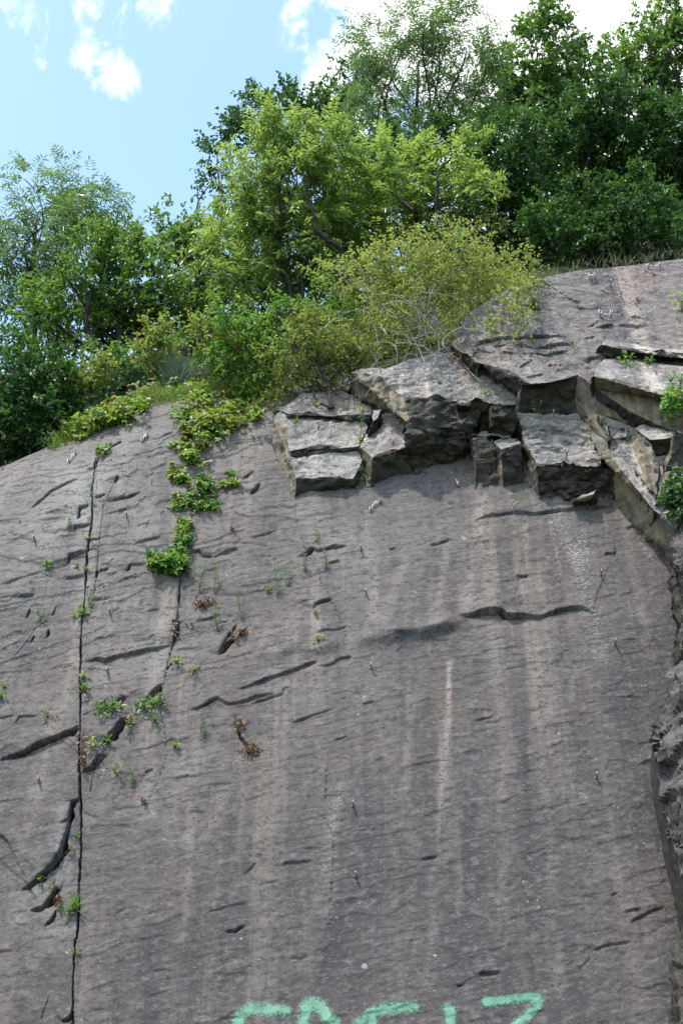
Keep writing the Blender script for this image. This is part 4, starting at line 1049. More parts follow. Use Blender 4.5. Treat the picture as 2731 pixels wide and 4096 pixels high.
tree('oak_tree', 'shadowed oak at the right edge with branches low over the slab', 'tree',
     [(2540, 480, 110), (2640, 600, 120), (2520, 660, 120), (2730, 520, 120), (2620, 760, 120), (2740, 740, 120), (2520, 830, 100), (2660, 880, 90), (2780, 900, 110), (2850, 650, 150)], 23, 'oak', M_OAKD, M_BARK, dens=1.15, size=1.05, limbs=[([(2580, 1010, 21), (2560, 950, 21.2), (2540, 880, 21.4), (2550, 760, 21.8)], .05, .03)])
tree('oak_tree', 'open-crowned oak in the top right corner with visible branches', 'tree',
     [(2690, 50, 85), (2620, 110, 80), (2710, 180, 100), (2600, 230, 90), (2500, 200, 55), (2470, 290, 60), (2560, 330, 80), (2700, 330, 100), (2800, 100, 120), (2650, 410, 80), (2440, 210, 40)], 26.5, 'oak', M_OAK, M_BARK, dens=1.05, size=1.1, limbs=[([(2660, 420, 25.5), (2600, 380, 25.5), (2540, 330, 25.6), (2480, 290, 25.8)], .05, .015), ([(2640, 420, 25.5), (2640, 300, 25.6), (2680, 200, 25.8)], .05, .02)])
tree('oak_tree', 'hidden oak filling the dark wood behind the right trees', 'tree',
     [(2000, 800, 150), (2250, 820, 160), (2500, 820, 170), (2750, 800, 170), (1800, 820, 140), (2130, 960, 110), (2400, 960, 110), (2620, 960, 100), (2200, 640, 140), (2480, 600, 140), (2600, 420, 120), (2350, 480, 120), (2080, 480, 120), (2230, 1000, 90), (2560, 700, 120)], 26, 'oak', M_OAKD, M_BARK, dens=.9, size=1.2)
tree('oak_tree', 'hidden oak closing the wood behind the middle ash', 'tree',
     [(1050, 900, 140), (1250, 820, 140), (1450, 760, 130), (1600, 760, 130), (1150, 1080, 120), (1350, 1080, 120), (1530, 1000, 120), (950, 1120, 110), (800, 1250, 110), (650, 1250, 120), (480, 1280, 110), (1280, 1220, 130), (1480, 1180, 130), (1700, 1120, 130), (1880, 1060, 120), (1450, 640, 110), (1600, 620, 110), (1750, 580, 110), (1350, 700, 110), (1880, 560, 100), (1850, 700, 110), (1100, 1330, 100), (1650, 1270, 110), (1850, 1220, 100), (1400, 1310, 100)], 23.0, 'oak', M_OAKD, M_BARK, dens=.8, size=1.2)

# shrubs
def dead_twigs(area, n, dist, L=(.3, .9), r=.005):
    def f(tb):
        for _ in range(n):
            px = rng.uniform(area[0], area[2]); py = rng.uniform(area[1], area[3])
            a = EYE + ray(px, py) * (dist + rng.uniform(-.3, .2))
            d = norm(np.array([rng.normal() * 1.0, -.4 + rng.normal() * .4, rng.normal() * .7 + .15]))
            l = rng.uniform(*L)
            P = bend(a, a + d * l, 8, .12, .13); P[:, 2] -= np.linspace(0, 1, 8) ** 2 * .35 * l
            tb.add(P, np.linspace(r * 1.3, r * .5, 8))
            for q in range(2):
                s = P[rng.integers(2, 7)]
                tb.add(bend(s, s + norm(d + rng.normal(size=3) * .8) * l * .35, 4, 0, .1), np.linspace(r * .7, r * .35, 4))
    return f
GS = 'shrubs on the cliff top'
tree('rose_bush', 'wide yellow-green thorny bush with arching grey twigs on top of the roof', 'shrub',
     [(1350, 1130, 90), (1480, 1090, 110), (1620, 1050, 120), (1760, 1010, 100), (1850, 1080, 120), (1960, 1080, 100), (2040, 1150, 90), (1560, 1180, 110), (1700, 1160, 120), (1880, 1200, 110), (2000, 1260, 80), (1450, 1230, 90), (1780, 1290, 90), (1600, 1290, 80), (2080, 1230, 45), (1900, 960, 60), (1930, 1310, 60), (1420, 1330, 60), (1480, 1400, 55), (1570, 1400, 50), (1660, 1390, 50), (1760, 1370, 40), (2020, 1330, 50, 15.4), (2060, 1240, 75, 15.7), (2090, 1160, 60, 16.0), (1960, 1370, 40, 15.3), (1990, 1280, 70, 15.5), (1900, 1350, 50, 15.4), (2100, 1090, 50, 16.2)], 16.4, 'small', M_ROSE, M_TWIG, dens=1.7, size=1.0, trunk_r=.016, twig_r=.004, group=GS, base=(1760, 1380, 15.9), parts=('stem', 'crown'),
     extra=dead_twigs((1480, 1270, 1900, 1490), 42, 15.6), shell=.2, dj=.9)
tree('rose_bush', 'low yellow-orange bush with a twisted bare stem left of the roof', 'shrub',
     [(1120, 1440, 65), (1200, 1380, 80), (1300, 1370, 80), (1260, 1460, 75), (1380, 1420, 60), (1150, 1520, 50), (1340, 1480, 50), (1180, 1310, 50), (1430, 1390, 45), (1110, 1555, 45), (1190, 1530, 50), (1270, 1520, 40), (1370, 1465, 45), (1430, 1450, 40), (1240, 1300, 50)], 15.7, 'small', M_YELL, M_BARK, dens=1.5, size=.9, trunk_r=.03, twig_r=.004, group=GS, base=(1330, 1560, 15.3), parts=('stem', 'crown'), extra=dead_twigs((1150, 1400, 1420, 1560), 24, 15.4, (.2, .5)), shell=.2)
tree('green_shrub', 'mid-green shrub filling the gap under the middle ash', 'shrub',
     [(900, 1250, 70), (980, 1330, 80), (1080, 1300, 80), (1180, 1250, 70), (930, 1420, 70), (1020, 1460, 70), (1100, 1380, 70), (880, 1500, 60), (980, 1540, 60), (1080, 1550, 55), (1250, 1180, 70), (1330, 1250, 60), (860, 1450, 60), (1040, 1600, 45), (940, 1590, 45), (1090, 1500, 55)], 16.1, 'med', M_FERN, M_BARK, dens=1.1, size=.95, trunk_r=.03, twig_r=.004, group=GS, base=(1000, 1580, 16.6), parts=('stem', 'crown'), shell=.2)
tree('yellow_shrub', 'orange-tinged leafy shrub just right of the grey broom', 'shrub',
     [(830, 1330, 45), (890, 1350, 50), (850, 1400, 40), (930, 1390, 40), (800, 1310, 25)], 16.4, 'med', M_YELL, M_BARK, dens=1.0, size=.8, trunk_r=.02, twig_r=.003, group=GS, base=(870, 1480, 17.2), parts=('stem', 'crown'), shell=.2)
tree('yellow_shrub', 'small orange-leaved shrub just left of the grey broom', 'shrub',
     [(600, 1350, 32), (630, 1310, 25), (590, 1400, 30), (640, 1400, 30), (560, 1430, 30)], 16.8, 'med', M_YELL, M_BARK, dens=1.0, size=.8, trunk_r=.02, twig_r=.003, group=GS, base=(600, 1480, 17.4), parts=('stem', 'crown'), shell=.2)
tree('yellow_shrub', 'little yellowing shrub at the foot of the leaning oak trunk', 'shrub',
     [(385, 1490, 28), (420, 1460, 22), (360, 1530, 28), (300, 1560, 28), (260, 1600, 26)], 16.6, 'med', M_YELL, M_BARK, dens=1.1, size=.7, trunk_r=.015, twig_r=.003, group=GS, base=(370, 1580, 16.5), parts=('stem', 'crown'), shell=.2)
tree('understory_bush', 'shaded bush under the right-hand oaks at the slab edge', 'shrub',
     [(2140, 1050, 40), (2200, 1000, 70), (2300, 1020, 45), (2080, 1080, 40), (2380, 960, 80), (2480, 1000, 40), (2570, 930, 90), (2660, 990, 35), (2720, 930, 85), (2260, 900, 90), (2440, 850, 90), (2640, 830, 90), (2120, 960, 70), (2800, 950, 90), (2160, 860, 80), (2340, 780, 80), (2530, 770, 80), (2330, 1030, 30), (2520, 1010, 30)], 20.6, 'oak', M_OAKD, M_BARK, dens=1.2, size=1.0, trunk_r=.03, group=GS, parts=('stem', 'crown'), shell=.2, dj=1.5)
tree('understory_bush', 'shaded bush below the leaning left oak', 'shrub',
     [(330, 1450, 70), (430, 1420, 60), (540, 1430, 50), (260, 1480, 70), (640, 1440, 45), (720, 1400, 45), (200, 1530, 60)], 18.6, 'med', M_OAK, M_BARK, dens=.8, size=1.0, trunk_r=.03, group=GS, parts=('stem', 'crown'), shell=.2)

tree('green_shrub', 'mid-green shrub showing through behind the wide thorny bush', 'shrub',
     [(1500, 1300, 80), (1620, 1310, 75), (1750, 1280, 80), (1870, 1280, 75), (1980, 1240, 65), (1450, 1390, 60), (1400, 1280, 70), (1560, 1390, 50), (1680, 1370, 50), (1330, 1330, 70), (2050, 1190, 50), (1800, 1180, 80), (1650, 1200, 80)], 17.6, 'med', M_ROSE, M_BARK, dens=1.2, size=.95, trunk_r=.03, twig_r=.004, group=GS, base=(1700, 1420, 17.2), parts=('stem', 'crown'), shell=.2)
tree('green_shrub', 'shadowed shrub closing the gap between far left shrub and bramble mat', 'shrub',
     [(220, 1580, 55), (290, 1560, 55), (330, 1520, 60), (400, 1500, 55), (480, 1480, 50), (200, 1660, 50), (250, 1650, 40), (560, 1470, 45), (640, 1460, 40)], 17.4, 'oak', M_OAKD, M_BARK, dens=1.3, size=.85, trunk_r=.03, twig_r=.004, group=GS, base=(330, 1600, 17.2), parts=('stem', 'crown'), shell=.2)

# tall grass and herbs along the left crest
# broom: a sheaf of thin grey-green stems
def blades(P0, D, L, W0, bendv=.15):
    """thin ribbons bent over, three segments each"""
    return P0, D, L, W0
def ribbon_mesh(name, P, D, L, Wd, m, off, curl=.3, seg=3):
    n = len(P); D = norm(D)
    S = norm(np.cross(D, norm(rng.normal(size=(n, 3)) * .5 + np.array([0, -1, .2]))))
    vs = []
    side = norm(rng.normal(size=(n, 3)))
    for k in range(seg + 1):
        t = k / seg
        c = P + D * (L * t)[:, None] + (side * .25 - UP * .6) * (curl * L * t * t)[:, None]
        wd = (Wd * (1 - t) ** .7 + .0006)[:, None]
        vs.append(c - S * wd / 2); vs.append(c + S * wd / 2)
    Vx = np.stack(vs, 1).reshape(-1, 3) - off
    m_ = 2 * (seg + 1)
    i = np.arange(n)[:, None] * m_
    F = np.concatenate([i + np.array([2 * k, 2 * k + 1, 2 * k + 3, 2 * k + 2]) for k in range(seg)], 1).reshape(-1, 4)
    t = rng.random(n)
    return mesh_np(name, Vx, F, [m], False, {'tint': np.repeat(t, m_), 'hue': np.repeat(rng.random(n), m_)})
for (px, py, dist, n, h, lab) in ((700, 1530, 16.6, 420, .5, 'grey-green broom with stiff upright stems, the larger left one'), (790, 1520, 16.6, 300, .45, 'grey-green broom with upright stems beside the orange-tinged shrub')):
    b = EYE + ray(px, py) * dist
    D = norm(np.stack([rng.normal(0, .3, n), rng.normal(-.1, .25, n), np.ones(n)], 1))
    P = b + np.stack([rng.normal(0, .06, n), rng.normal(0, .06, n), rng.uniform(-.05, .05, n)], 1)
    root = empty('broom_bush', b); tag(root, lab, 'shrub', 'broom bushes')
    link('stem', ribbon_mesh('stem', P, D, rng.uniform(.5, 1, n) * h, np.full(n, .006), M_BROOM, b, .05), root)

n = 2600
pxs = rng.uniform(200, 1130, n); pys = np.interp(pxs, [200, 250, 420, 600, 850, 1080, 1130], [1760, 1730, 1640, 1580, 1545, 1555, 1560]) + rng.uniform(-6, 60, n) * rng.random(n)
_q = []
for a_, b_ in zip(pxs, pys):
    u_ = uvw(a_, b_, -.2); _q.append((u_[0], u_[1], float(base_w(np.array([u_[0]]), np.array([u_[1]]))[0])))
P = to_world(np.array(_q))
D = np.stack([rng.normal(0, .5, n), rng.normal(-.35, .35, n), np.ones(n)], 1)
g = link('crest_grass', ribbon_mesh('crest_grass', P, D, rng.uniform(.06, .30, n), np.full(n, .009), M_BRAM, 0, .55))
tag(g, 'yellow-green grass and herbs along the crest of the left slab', 'grass', kind='stuff')
# dry grass fringe along the top of the right slab
n = 240
pxs = rng.uniform(2080, 2950, n); pys = np.interp(pxs, [2080, 2200, 2320, 2731, 2950], [1132, 1104, 1080, 1035, 1020])
P = np.array([to_world(uvw(a, b_ - rng.uniform(-4, 22), .75)) for a, b_ in zip(pxs, pys)])
D = np.stack([rng.normal(0, .45, n), rng.normal(-.15, .3, n), np.ones(n)], 1)
g = link('grass_fringe', ribbon_mesh('grass_fringe', P, D, rng.uniform(.06, .26, n), np.full(n, .007), M_GRASS, 0, .5))
tag(g, 'dry grass fringe along the wooded edge above the upper slab', 'grass', kind='stuff')

# ------------------------------------------------------------------ brambles and small plants on the rock
def inside(px, py, poly):
    poly = np.asarray(poly, float); n = len(poly); j = n - 1; c = np.zeros(len(px), bool)
    for i in range(n):
        xi, yi = poly[i]; xj, yj = poly[j]
        k = ((yi > py) != (yj > py)) & (px < (xj - xi) * (py - yi) / (yj - yi + 1e-9) + xi)
        c ^= k; j = i
    return c

def patch_points(poly, n, w=None, clump=60, cr_=28):
    poly = np.asarray(poly, float); lo = poly.min(0); hi = poly.max(0)
    out = np.zeros((0, 2))
    while len(out) < n:
        cc = rng.uniform(lo, hi, (clump, 2))
        p = np.repeat(cc, 40, 0) + rng.normal(size=(clump * 40, 2)) * cr_
        out = np.vstack([out, p[inside(p[:, 0], p[:, 1], poly)]])
    return out[rng.permutation(len(out))[:n]]

def surf_many(pp, w=None):
    """slab coordinates for many pixels, on the lower slab (or a fixed layer)"""
    wv = np.zeros(len(pp)) if w is None else np.full(len(pp), w)
    dirs = np.array([ray(*p) for p in pp])
    for _ in range(1 if w is not None else 4):
        t = (wv - (EYE - O) @ NN) / (dirs @ NN)
        q = EYE + dirs * t[:, None] - O
        U_, V_ = q @ UU, q @ VV
        if w is None: wv = base_w(U_, V_) + ledge_field(U_, V_, 0.0)
    return np.stack([U_, V_, wv], 1)

def bramble(name, label, poly, n, lm, size=.055, lift=.10, w=None, kind='stuff', cat='ground cover', clump=60, cr_=28, group=None):
    pp = patch_points(poly, n, w, clump, cr_)
    k_ = rng.random(n) < .16
    pp[k_] += rng.normal(size=(k_.sum(), 2)) * (26 if n > 500 else 12)
    q = surf_many(pp, w)
    h = (rng.random(n) ** 1.4) * lift * (.4 + 1.2 * np.clip(.5 + pn2(q[:, 0] * 4, q[:, 1] * 4), 0, 1))
    q[:, 2] += h
    P = to_world(q)
    out = NN * .5 + UP * .6
    # trifoliate leaves: three blades from one point
    P3 = np.repeat(P, 3, 0)
    d0 = rng.normal(size=(n, 3)); nn_ = norm(out + rng.normal(size=(n, 3)) * .45)
    d0 = norm(d0 - (d0 * nn_).sum(1)[:, None] * nn_ + UP * -.25); s0 = np.cross(nn_, d0)
    D = np.stack([d0, d0 * .25 + s0, d0 * .25 - s0], 1).reshape(-1, 3)
    N3 = np.repeat(nn_, 3, 0) + rng.normal(size=(3 * n, 3)) * .15
    L = np.repeat(rng.uniform(.5, 1.35, n), 3) * size * rng.uniform(.85, 1.1, 3 * n)
    tint = np.clip(.5 + .9 * pn2(q[:, 0] * 3 + 8, q[:, 1] * 3) + rng.normal(0, .2, n), 0, 1)
    b = P.mean(0) if kind != 'stuff' else np.zeros(3)
    me = leaf_mesh(name, P3, D, N3, L, L * .72, lm, b, tint=np.repeat(tint, 3))
    if kind == 'stuff':
        o = link(name, me); tag(o, label, cat, kind='stuff')
        return o
    root = empty(name, to_world(surf_many(pp[:1] * 0 + pp.mean(0), w))[0]); tag(root, label, cat, group)
    tb = Tubes(4)
    b0 = np.array(root.location)
    for k in range(min(60, n // 6)):
        a = P[rng.integers(n)]; e = P[np.argmin(np.linalg.norm(P - a - rng.normal(size=3) * .12, axis=1))]
        if np.linalg.norm(e - a) > .02: tb.add(bend(a - NN * .02, e, 4, .1, .1), np.full(4, .003))
    tb.add(bend(b0 - NN * .05, P[np.argmax(h)], 5, 0, .05), np.full(5, .005))
    link('stem', tb.mesh('stem', M_BARK, b0), root)
    me.transform(Matrix.Translation(Vector(b - b0)))
    link('foliage', me, root)
    return root

bramble('bramble_cover', 'yellow-green bramble mat along the top of the left slab below the oak', [(240, 1600), (380, 1500), (500, 1500), (640, 1500), (780, 1480), (900, 1470), (960, 1500), (860, 1530), (720, 1560), (600, 1590), (600, 1640), (480, 1690), (380, 1720), (300, 1745), (250, 1740), (230, 1680)], 1150, M_BRAM, .058, .22, clump=50, cr_=22)
bramble('bramble_cover', 'bramble strip with reddish leaves right of the bare rock patch', [(690, 1620), (800, 1560), (900, 1520), (1010, 1530), (1110, 1600), (1100, 1660), (1000, 1700), (880, 1760), (800, 1740), (740, 1680), (680, 1680)], 720, M_BRAM, .06, .16, clump=50, cr_=22)
GP = 'plants rooted in the slab cracks'
for poly, n, lm, sz, lift, lab in (
    ([(290, 1760), (340, 1720), (450, 1680), (530, 1650), (520, 1680), (420, 1720), (330, 1755)], 260, M_BRAM, .06, .12, 'bright bramble runner on the left slab edge below the mat'),
    ([(720, 1720), (800, 1700), (900, 1720), (960, 1760), (900, 1820), (860, 1850), (800, 1880), (740, 1840), (720, 1780)], 360, M_BRAM, .055, .14, 'thick bramble tail hanging below the reddish strip'),
    ([(680, 1870), (740, 1890), (760, 1940), (690, 1930)], 110, M_BRAM, .05, .09, 'leafy clump at the left of the hanging greenery, upper one'),
    ([(770, 1960), (800, 1900), (850, 1900), (890, 1990), (880, 2040), (790, 2045), (750, 2030)], 330, M_FERN, .045, .10, 'dark-green cushion of small leaves ending the hanging strip'),
    ([(880, 1930), (960, 1910), (970, 1940), (890, 1960)], 60, M_BRAM, .045, .06, 'thin reddish runner right of the dark-green cushion'),
    ([(690, 1980), (740, 1970), (740, 2040), (700, 2050)], 70, M_BRAM, .045, .08, 'leafy clump left of the dark-green cushion'),
    ([(700, 2080), (770, 2080), (770, 2130), (720, 2140)], 80, M_BRAM, .045, .08, 'small leafy clump in the crack above the fern'),
    ([(700, 2140), (750, 2140), (760, 2190), (710, 2200)], 90, M_FERN, .05, .09, 'bright leafy clump in the crack just above the broad fern'),
    ([(590, 2240), (640, 2225), (700, 2200), (750, 2200), (755, 2280), (720, 2310), (650, 2290), (600, 2270)], 260, M_FERN, .062, .14, 'broad bright-green fern bush sitting in the middle crack'),
    ([(385, 1800), (430, 1785), (440, 1800), (400, 1830)], 70, M_BRAM, .05, .07, 'bright small bramble at the top of the left crack'),
    ([(680, 1770), (700, 1760), (705, 1790), (685, 1800)], 18, M_BRAM, .05, .05, 'tiny bramble sprig on bare slab left of the hanging tail'),
    ([(905, 1885), (940, 1885), (940, 1905), (910, 1910)], 22, M_FERN, .04, .05, 'small round cushion on the slab above the reddish runner'),
    ):
    bramble('crack_plant', lab, poly, n, lm, sz, lift, kind='thing', cat='plant', group=GP, clump=14, cr_=14)

def tuft(px, py, lab, n=26, size=.07, lm=None, spread=.07, up=.8, w=None, blade=False, hang=0.0, name='crack_plant', cat='plant', grp=GP):
    q = surf(px, py) if w is None else uvw(px, py, w)
    b = to_world(q)
    root = empty(name, b); tag(root, lab, cat, grp)
    D = norm(NN * .8 + UP * (up - hang) + rng.normal(size=(n, 3)) * .75)
    if blade:
        P = b + rng.normal(size=(n, 3)) * .015
        me = ribbon_mesh('foliage', P, D, rng.uniform(.5, 1.1, n) * size, np.full(n, .012 if size < .25 else .014), lm or M_FERN, b, .45)
        link('foliage', me, root)
    else:
        ln = rng.uniform(.25, 1.0, n) * spread
        P = b + D * ln[:, None] + rng.normal(size=(n, 3)) * .012
        d = norm(D + rng.normal(size=(n, 3)) * .6 - UP * .2)
        L = rng.uniform(.6, 1.2, n) * size
        link('foliage', leaf_mesh('foliage', P, d, NN + UP + rng.normal(size=(n, 3)) * .4, L, L * .55, lm or M_FERN, b), root)
        tb = Tubes(4)
        for k in range(min(n, 10)): tb.add(np.array([b - NN * .03, b + D[k] * ln[k] * .5, P[k]]), .003)
        link('stem', tb.mesh('stem', M_HERB, b), root)
    return root

tuft(330, 2465, 'dark-green tuft in the left crack beside the upper bolt', 34, .06, M_FERN, .08)
tuft(335, 2715, 'pale small tuft in the left crack below the wide ledge', 18, .045, M_BRAM, .06)
tuft(338, 2765, 'leafy tuft in the left crack above the dark overhang', 26, .055, M_FERN, .07)
tuft(410, 2855, 'flat fern growing left along the slanting ledge', 30, .06, M_FERN, .10)
tuft(455, 2845, 'second flat fern touching the slanting ledge', 30, .06, M_FERN, .10)
tuft(575, 2840, 'bright fern at the lower left end of the short dark ledge', 34, .06, M_FERN, .10)
tuft(620, 2825, 'bright fern filling the short dark ledge near the middle crack', 34, .055, M_FERN, .10)
tuft(650, 2810, 'small fern touching the middle crack at its lower end', 22, .05, M_FERN, .08)
tuft(520, 2905, 'bronze-green fern above the deep slanting hole', 26, .05, M_BRAM, .08)
tuft(430, 2975, 'dark fern at the bottom of the deep slanting hole', 26, .055, M_FERN, .08)
tuft(370, 2988, 'yellowish fern right beside the left crack, below the hole', 26, .055, M_BRAM, .09)
tuft(620, 2890, 'wispy pale herb under the short dark ledge', 16, .04, M_HERB, .10)
tuft(710, 2655, 'small sprawling plant right of the middle crack', 26, .045, M_BRAM, .07)
tuft(775, 2690, 'straggly brownish plant below the diagonal notch', 22, .04, M_YELL, .08)
tuft(190, 2268, 'flat green rosette on the far left ledge', 24, .05, M_FERN, .08)
tuft(10, 2795, 'bright tuft cut by the left edge of the picture', 16, .05, M_FERN, .06)
tuft(20, 2750, 'tiny sprig near the left edge above the bright tuft', 8, .04, M_BRAM, .04)
tuft(190, 2872, 'brownish straggling plant on the thin left ledge', 18, .04, M_YELL, .08)
tuft(308, 2270, 'tiny bright plant left of the stepped notches', 12, .04, M_BRAM, .04)
tuft(345, 2285, 'small pale plant in the notch beside the left crack', 10, .035, M_BRAM, .05)
tuft(350, 2160, 'small moss-like plant where the left crack bends', 12, .035, M_BRAM, .05)
tuft(240, 3440, 'leafy tuft in the wide black gap at lower left', 30, .05, M_FERN, .06)
tuft(165, 3527, 'small tuft at the lower end of the black gap', 14, .04, M_FERN, .04)
tuft(300, 3635, 'spiky green grass tuft in the left crack near the bottom', 40, .22, M_FERN, blade=True)
tuft(280, 3655, 'short leaves below the spiky grass tuft', 18, .04, M_FERN, .07)
tuft(302, 3815, 'tiny dark tuft low in the left crack', 14, .03, M_FERN, .04)
tuft(312, 3350, 'tiny yellow-green sprig in the left crack beside the black gap', 8, .035, M_BRAM, .03)
tuft(465, 3100, 'wispy grey-green herb below the slanting hole', 30, .035, M_HERB, .12)
tuft(698, 2992, 'single yellow-green seedling on the open slab', 9, .06, M_BRAM, .06)
tuft(1265, 2455, 'little bright plant under the small curved ledge', 12, .035, M_BRAM, .04)
tuft(1272, 2570, 'upright seedling above the broad dark undercut', 14, .05, M_BRAM, .09)
tuft(1075, 2370, 'brown and green tuft on the slab left of the long herb stalks', 22, .035, M_YELL, .06)
tuft(2592, 2165, 'small yellow-green tuft at the foot of the corner wall', 16, .04, M_BRAM, .06)
tuft(1940, 1580, 'green tuft on the lip of the roof', 24, .05, M_HERB, .08, w=.5)
tuft(2148, 1655, 'single upright sprig on the wide square block', 10, .05, M_HERB, .14, w=.43)
tuft(2505, 1455, 'leafy plant on the upper slab below the brown step', 26, .06, M_FERN, .13, w=.8)
tuft(2595, 1452, 'green cushion under the brown step near the right edge', 34, .04, M_FERN, .07, w=.8)
tuft(2683, 1523, 'small green cushion on the ochre ledge at right', 26, .04, M_FERN, .06, w=.88)
tuft(2725, 1235, 'leafy clump at the right edge of the upper slab', 60, .06, M_BRAM, .22, w=.78)
tuft(2720, 1530, 'pale leaves at the right edge above the ochre ledge', 20, .05, M_FERN, .1, w=.9)
tuft(2290, 1372, 'tiny bright plant at the end of the curved crack', 14, .035, M_BRAM, .06, w=.78)
tuft(1450, 1660, 'yellow-flowered plant on the tier between block and roof', 34, .035, M_YELL, .14, w=.28, name='flowering_plant')
tuft(1440, 1770, 'green and yellow plant in the cleft beside the tongue of rock', 26, .035, M_BRAM, .1, w=.3, name='flowering_plant')
tuft(1265, 1625, 'dark small plant in the hollow of the weathered tier', 22, .035, M_ROSE, .08, w=.26)
tuft(1180, 1690, 'thin grass on the edge of the stepped left block', 30, .10, M_HERB, blade=True, w=.2)
tuft(2130, 1235, 'dry grass under the wide thorny bush at its right end', 40, .22, M_GRASS, blade=True, w=.76)
# taller leafy sprays
bramble('leafy_shrub', 'light-green leafy spray growing from the ochre ledge at right', [(2640, 1620), (2660, 1580), (2731, 1590), (2760, 1640), (2731, 1690), (2690, 1700), (2650, 1670)], 150, M_FERN, .06, .25, w=.92, kind='thing', cat='plant', clump=10, cr_=18)
bramble('ivy_bush', 'dark ivy bush at the right edge above the rounded boulder', [(2650, 1930), (2700, 1900), (2760, 1920), (2790, 2080), (2710, 2105), (2660, 2060), (2640, 2000)], 420, M_OAKD, .06, .2, w=.6, kind='thing', cat='plant', clump=14, cr_=20)

# tall thin herb stalks
def herb(px, py, h, lab, lean=0.0, w=None, n=3):
    q = surf(px, py) if w is None else uvw(px, py, w)
    b = to_world(q)
    root = empty('herb_stalk', b); tag(root, lab, 'plant', 'thin herb stalks on the slab')
    tb = Tubes(4); P, D = [], []
    for k in range(n):
        e = b + UP * h * rng.uniform(.6, 1) + NN * h * rng.uniform(.1, .4) + UU * (lean + rng.normal() * .12) * h
        c = bend(b - NN * .02, e, 8, 0, .05); tb.add(c, np.linspace(.003, .0015, 8))
        for t in range(22):
            i = rng.integers(1, 8); P.append(c[i] + rng.normal(size=3) * .01); D.append(rng.normal(size=3) + UP * .8)
    P = np.array(P); D = np.array(D); m_ = len(P)
    link('stem', tb.mesh('stem', M_HERB, b), root)
    link('foliage', leaf_mesh('foliage', P, D, rng.normal(size=(m_, 3)) + NN, rng.uniform(.02, .045, m_), rng.uniform(.006, .012, m_), M_HERB, b), root)
for a in ((800, 2385, .40, 'pair of tall wispy stalks above the brown leaf heap'), (855, 2385, .36, 'tall wispy stalk right of the leaf heap'), (970, 2490, .36, 'wispy stalk standing above the diagonal notch'), (1110, 2400, .36, 'curved wispy stalk right of the brown-green tuft'), (1150, 2350, .30, 'yellowish stalk under the dark stepped ledge'),
          (1220, 2300, .25, 'bright green drooping stalk below the dark stepped ledge'), (1270, 2200, .32, 'thin stalk growing out of the dark stepped ledge'), (870, 2520, .2, 'short thin stalk beside the dead plant'), (530, 3155, .18, 'short feathery herb on the lower left slab'), (815, 2960, .28, 'almost invisible pale stalk on the open slab left of the dark cleft'),
          (365, 2040, .4, 'wispy herbs hanging from the left crack near its top'), (280, 2140, .22, 'thin pale herb above the stepped notches'), (170, 2500, .25, 'small pale herb on the dark far left ledges'), (1300, 2290, .25, 'thin stalk right of the dark stepped ledge'), (360, 2440, .2, 'short herb in the left crack above the dark tuft')):
    herb(*a)
herb(2030, 2045, .22, 'yellow-green leaning stalk on the slab below the pillars', .9)
herb(1440, 1760, .42, 'upright green stalk in the cleft beside the tongue of rock', 0, .3, 2)
herb(1442, 1950, .28, 'green stalk under the stepped left block', 0, .02, 2)
herb(1910, 1500, .5, 'tall green weed under the dry edge of the thorny bush', 0, .56, 3)
herb(1990, 1530, .4, 'tall green weed in the dark hollow left of the recess', .1, .56, 3)

# dry leaf litter caught on ledges
def litter(px, py, n, sp, lab, w=None, ang=0.25):
    c = np.array([px, py]); pp = c + np.stack([rng.normal(size=n) * sp, rng.normal(size=n) * sp * ang], 1)
    q = surf_many(pp, w); q[:, 2] += rng.uniform(.005, .03, n)
    P = to_world(q)
    b = P.mean(0)
    o = link('leaf_litter', leaf_mesh('leaf_litter', P, rng.normal(size=(n, 3)), NN + rng.normal(size=(n, 3)) * .7, rng.uniform(.03, .07, n), rng.uniform(.015, .035, n), M_DRY, b, .4, .2), loc=b)
    tag(o, lab, 'dead leaves', 'dead leaf heaps caught on ledges')
litter(815, 2415, 60, 24, 'long heap of brown dead leaves under the wispy stalks')
litter(700, 2535, 26, 5, 'dead leaves in the notch of the middle crack', ang=2.6)
litter(770, 2505, 14, 8, 'dead brown plant on the slab right of the notch')
litter(965, 2530, 14, 8, 'dead leaves at the head of the diagonal notch')
litter(935, 2555, 16, 10, 'orange-brown leaves inside the diagonal notch', ang=1)
litter(960, 2900, 26, 10, 'dead leaves in the upper dark cleft', ang=1.6)
litter(1005, 3005, 46, 16, 'brown needles at the lower end of the dark cleft', ang=.5)
litter(332, 3030, 34, 4, 'brown leaves stuck in the left crack', ang=6)
litter(330, 2960, 12, 4, 'few brown leaves higher in the left crack', ang=3)
litter(575, 3210, 10, 5, 'upright rust-brown leaf pair on the lower left slab', ang=1)
litter(275, 3400, 12, 6, 'rust-brown leaves above the leafy tuft in the black gap')
litter(235, 3600, 34, 8, 'straw-coloured dead grass below the black gap', ang=2)
litter(930, 2120, 12, 7, 'small brown dead tuft on the slab right of the hanging strip', ang=.6)
litter(1850, 1430, 60, 30, 'dark dead leaves and roots beneath the thorny bush', w=.58, ang=.5)
litter(860, 1700, 60, 40, 'reddish dead leaves inside the bramble strip', ang=.4)

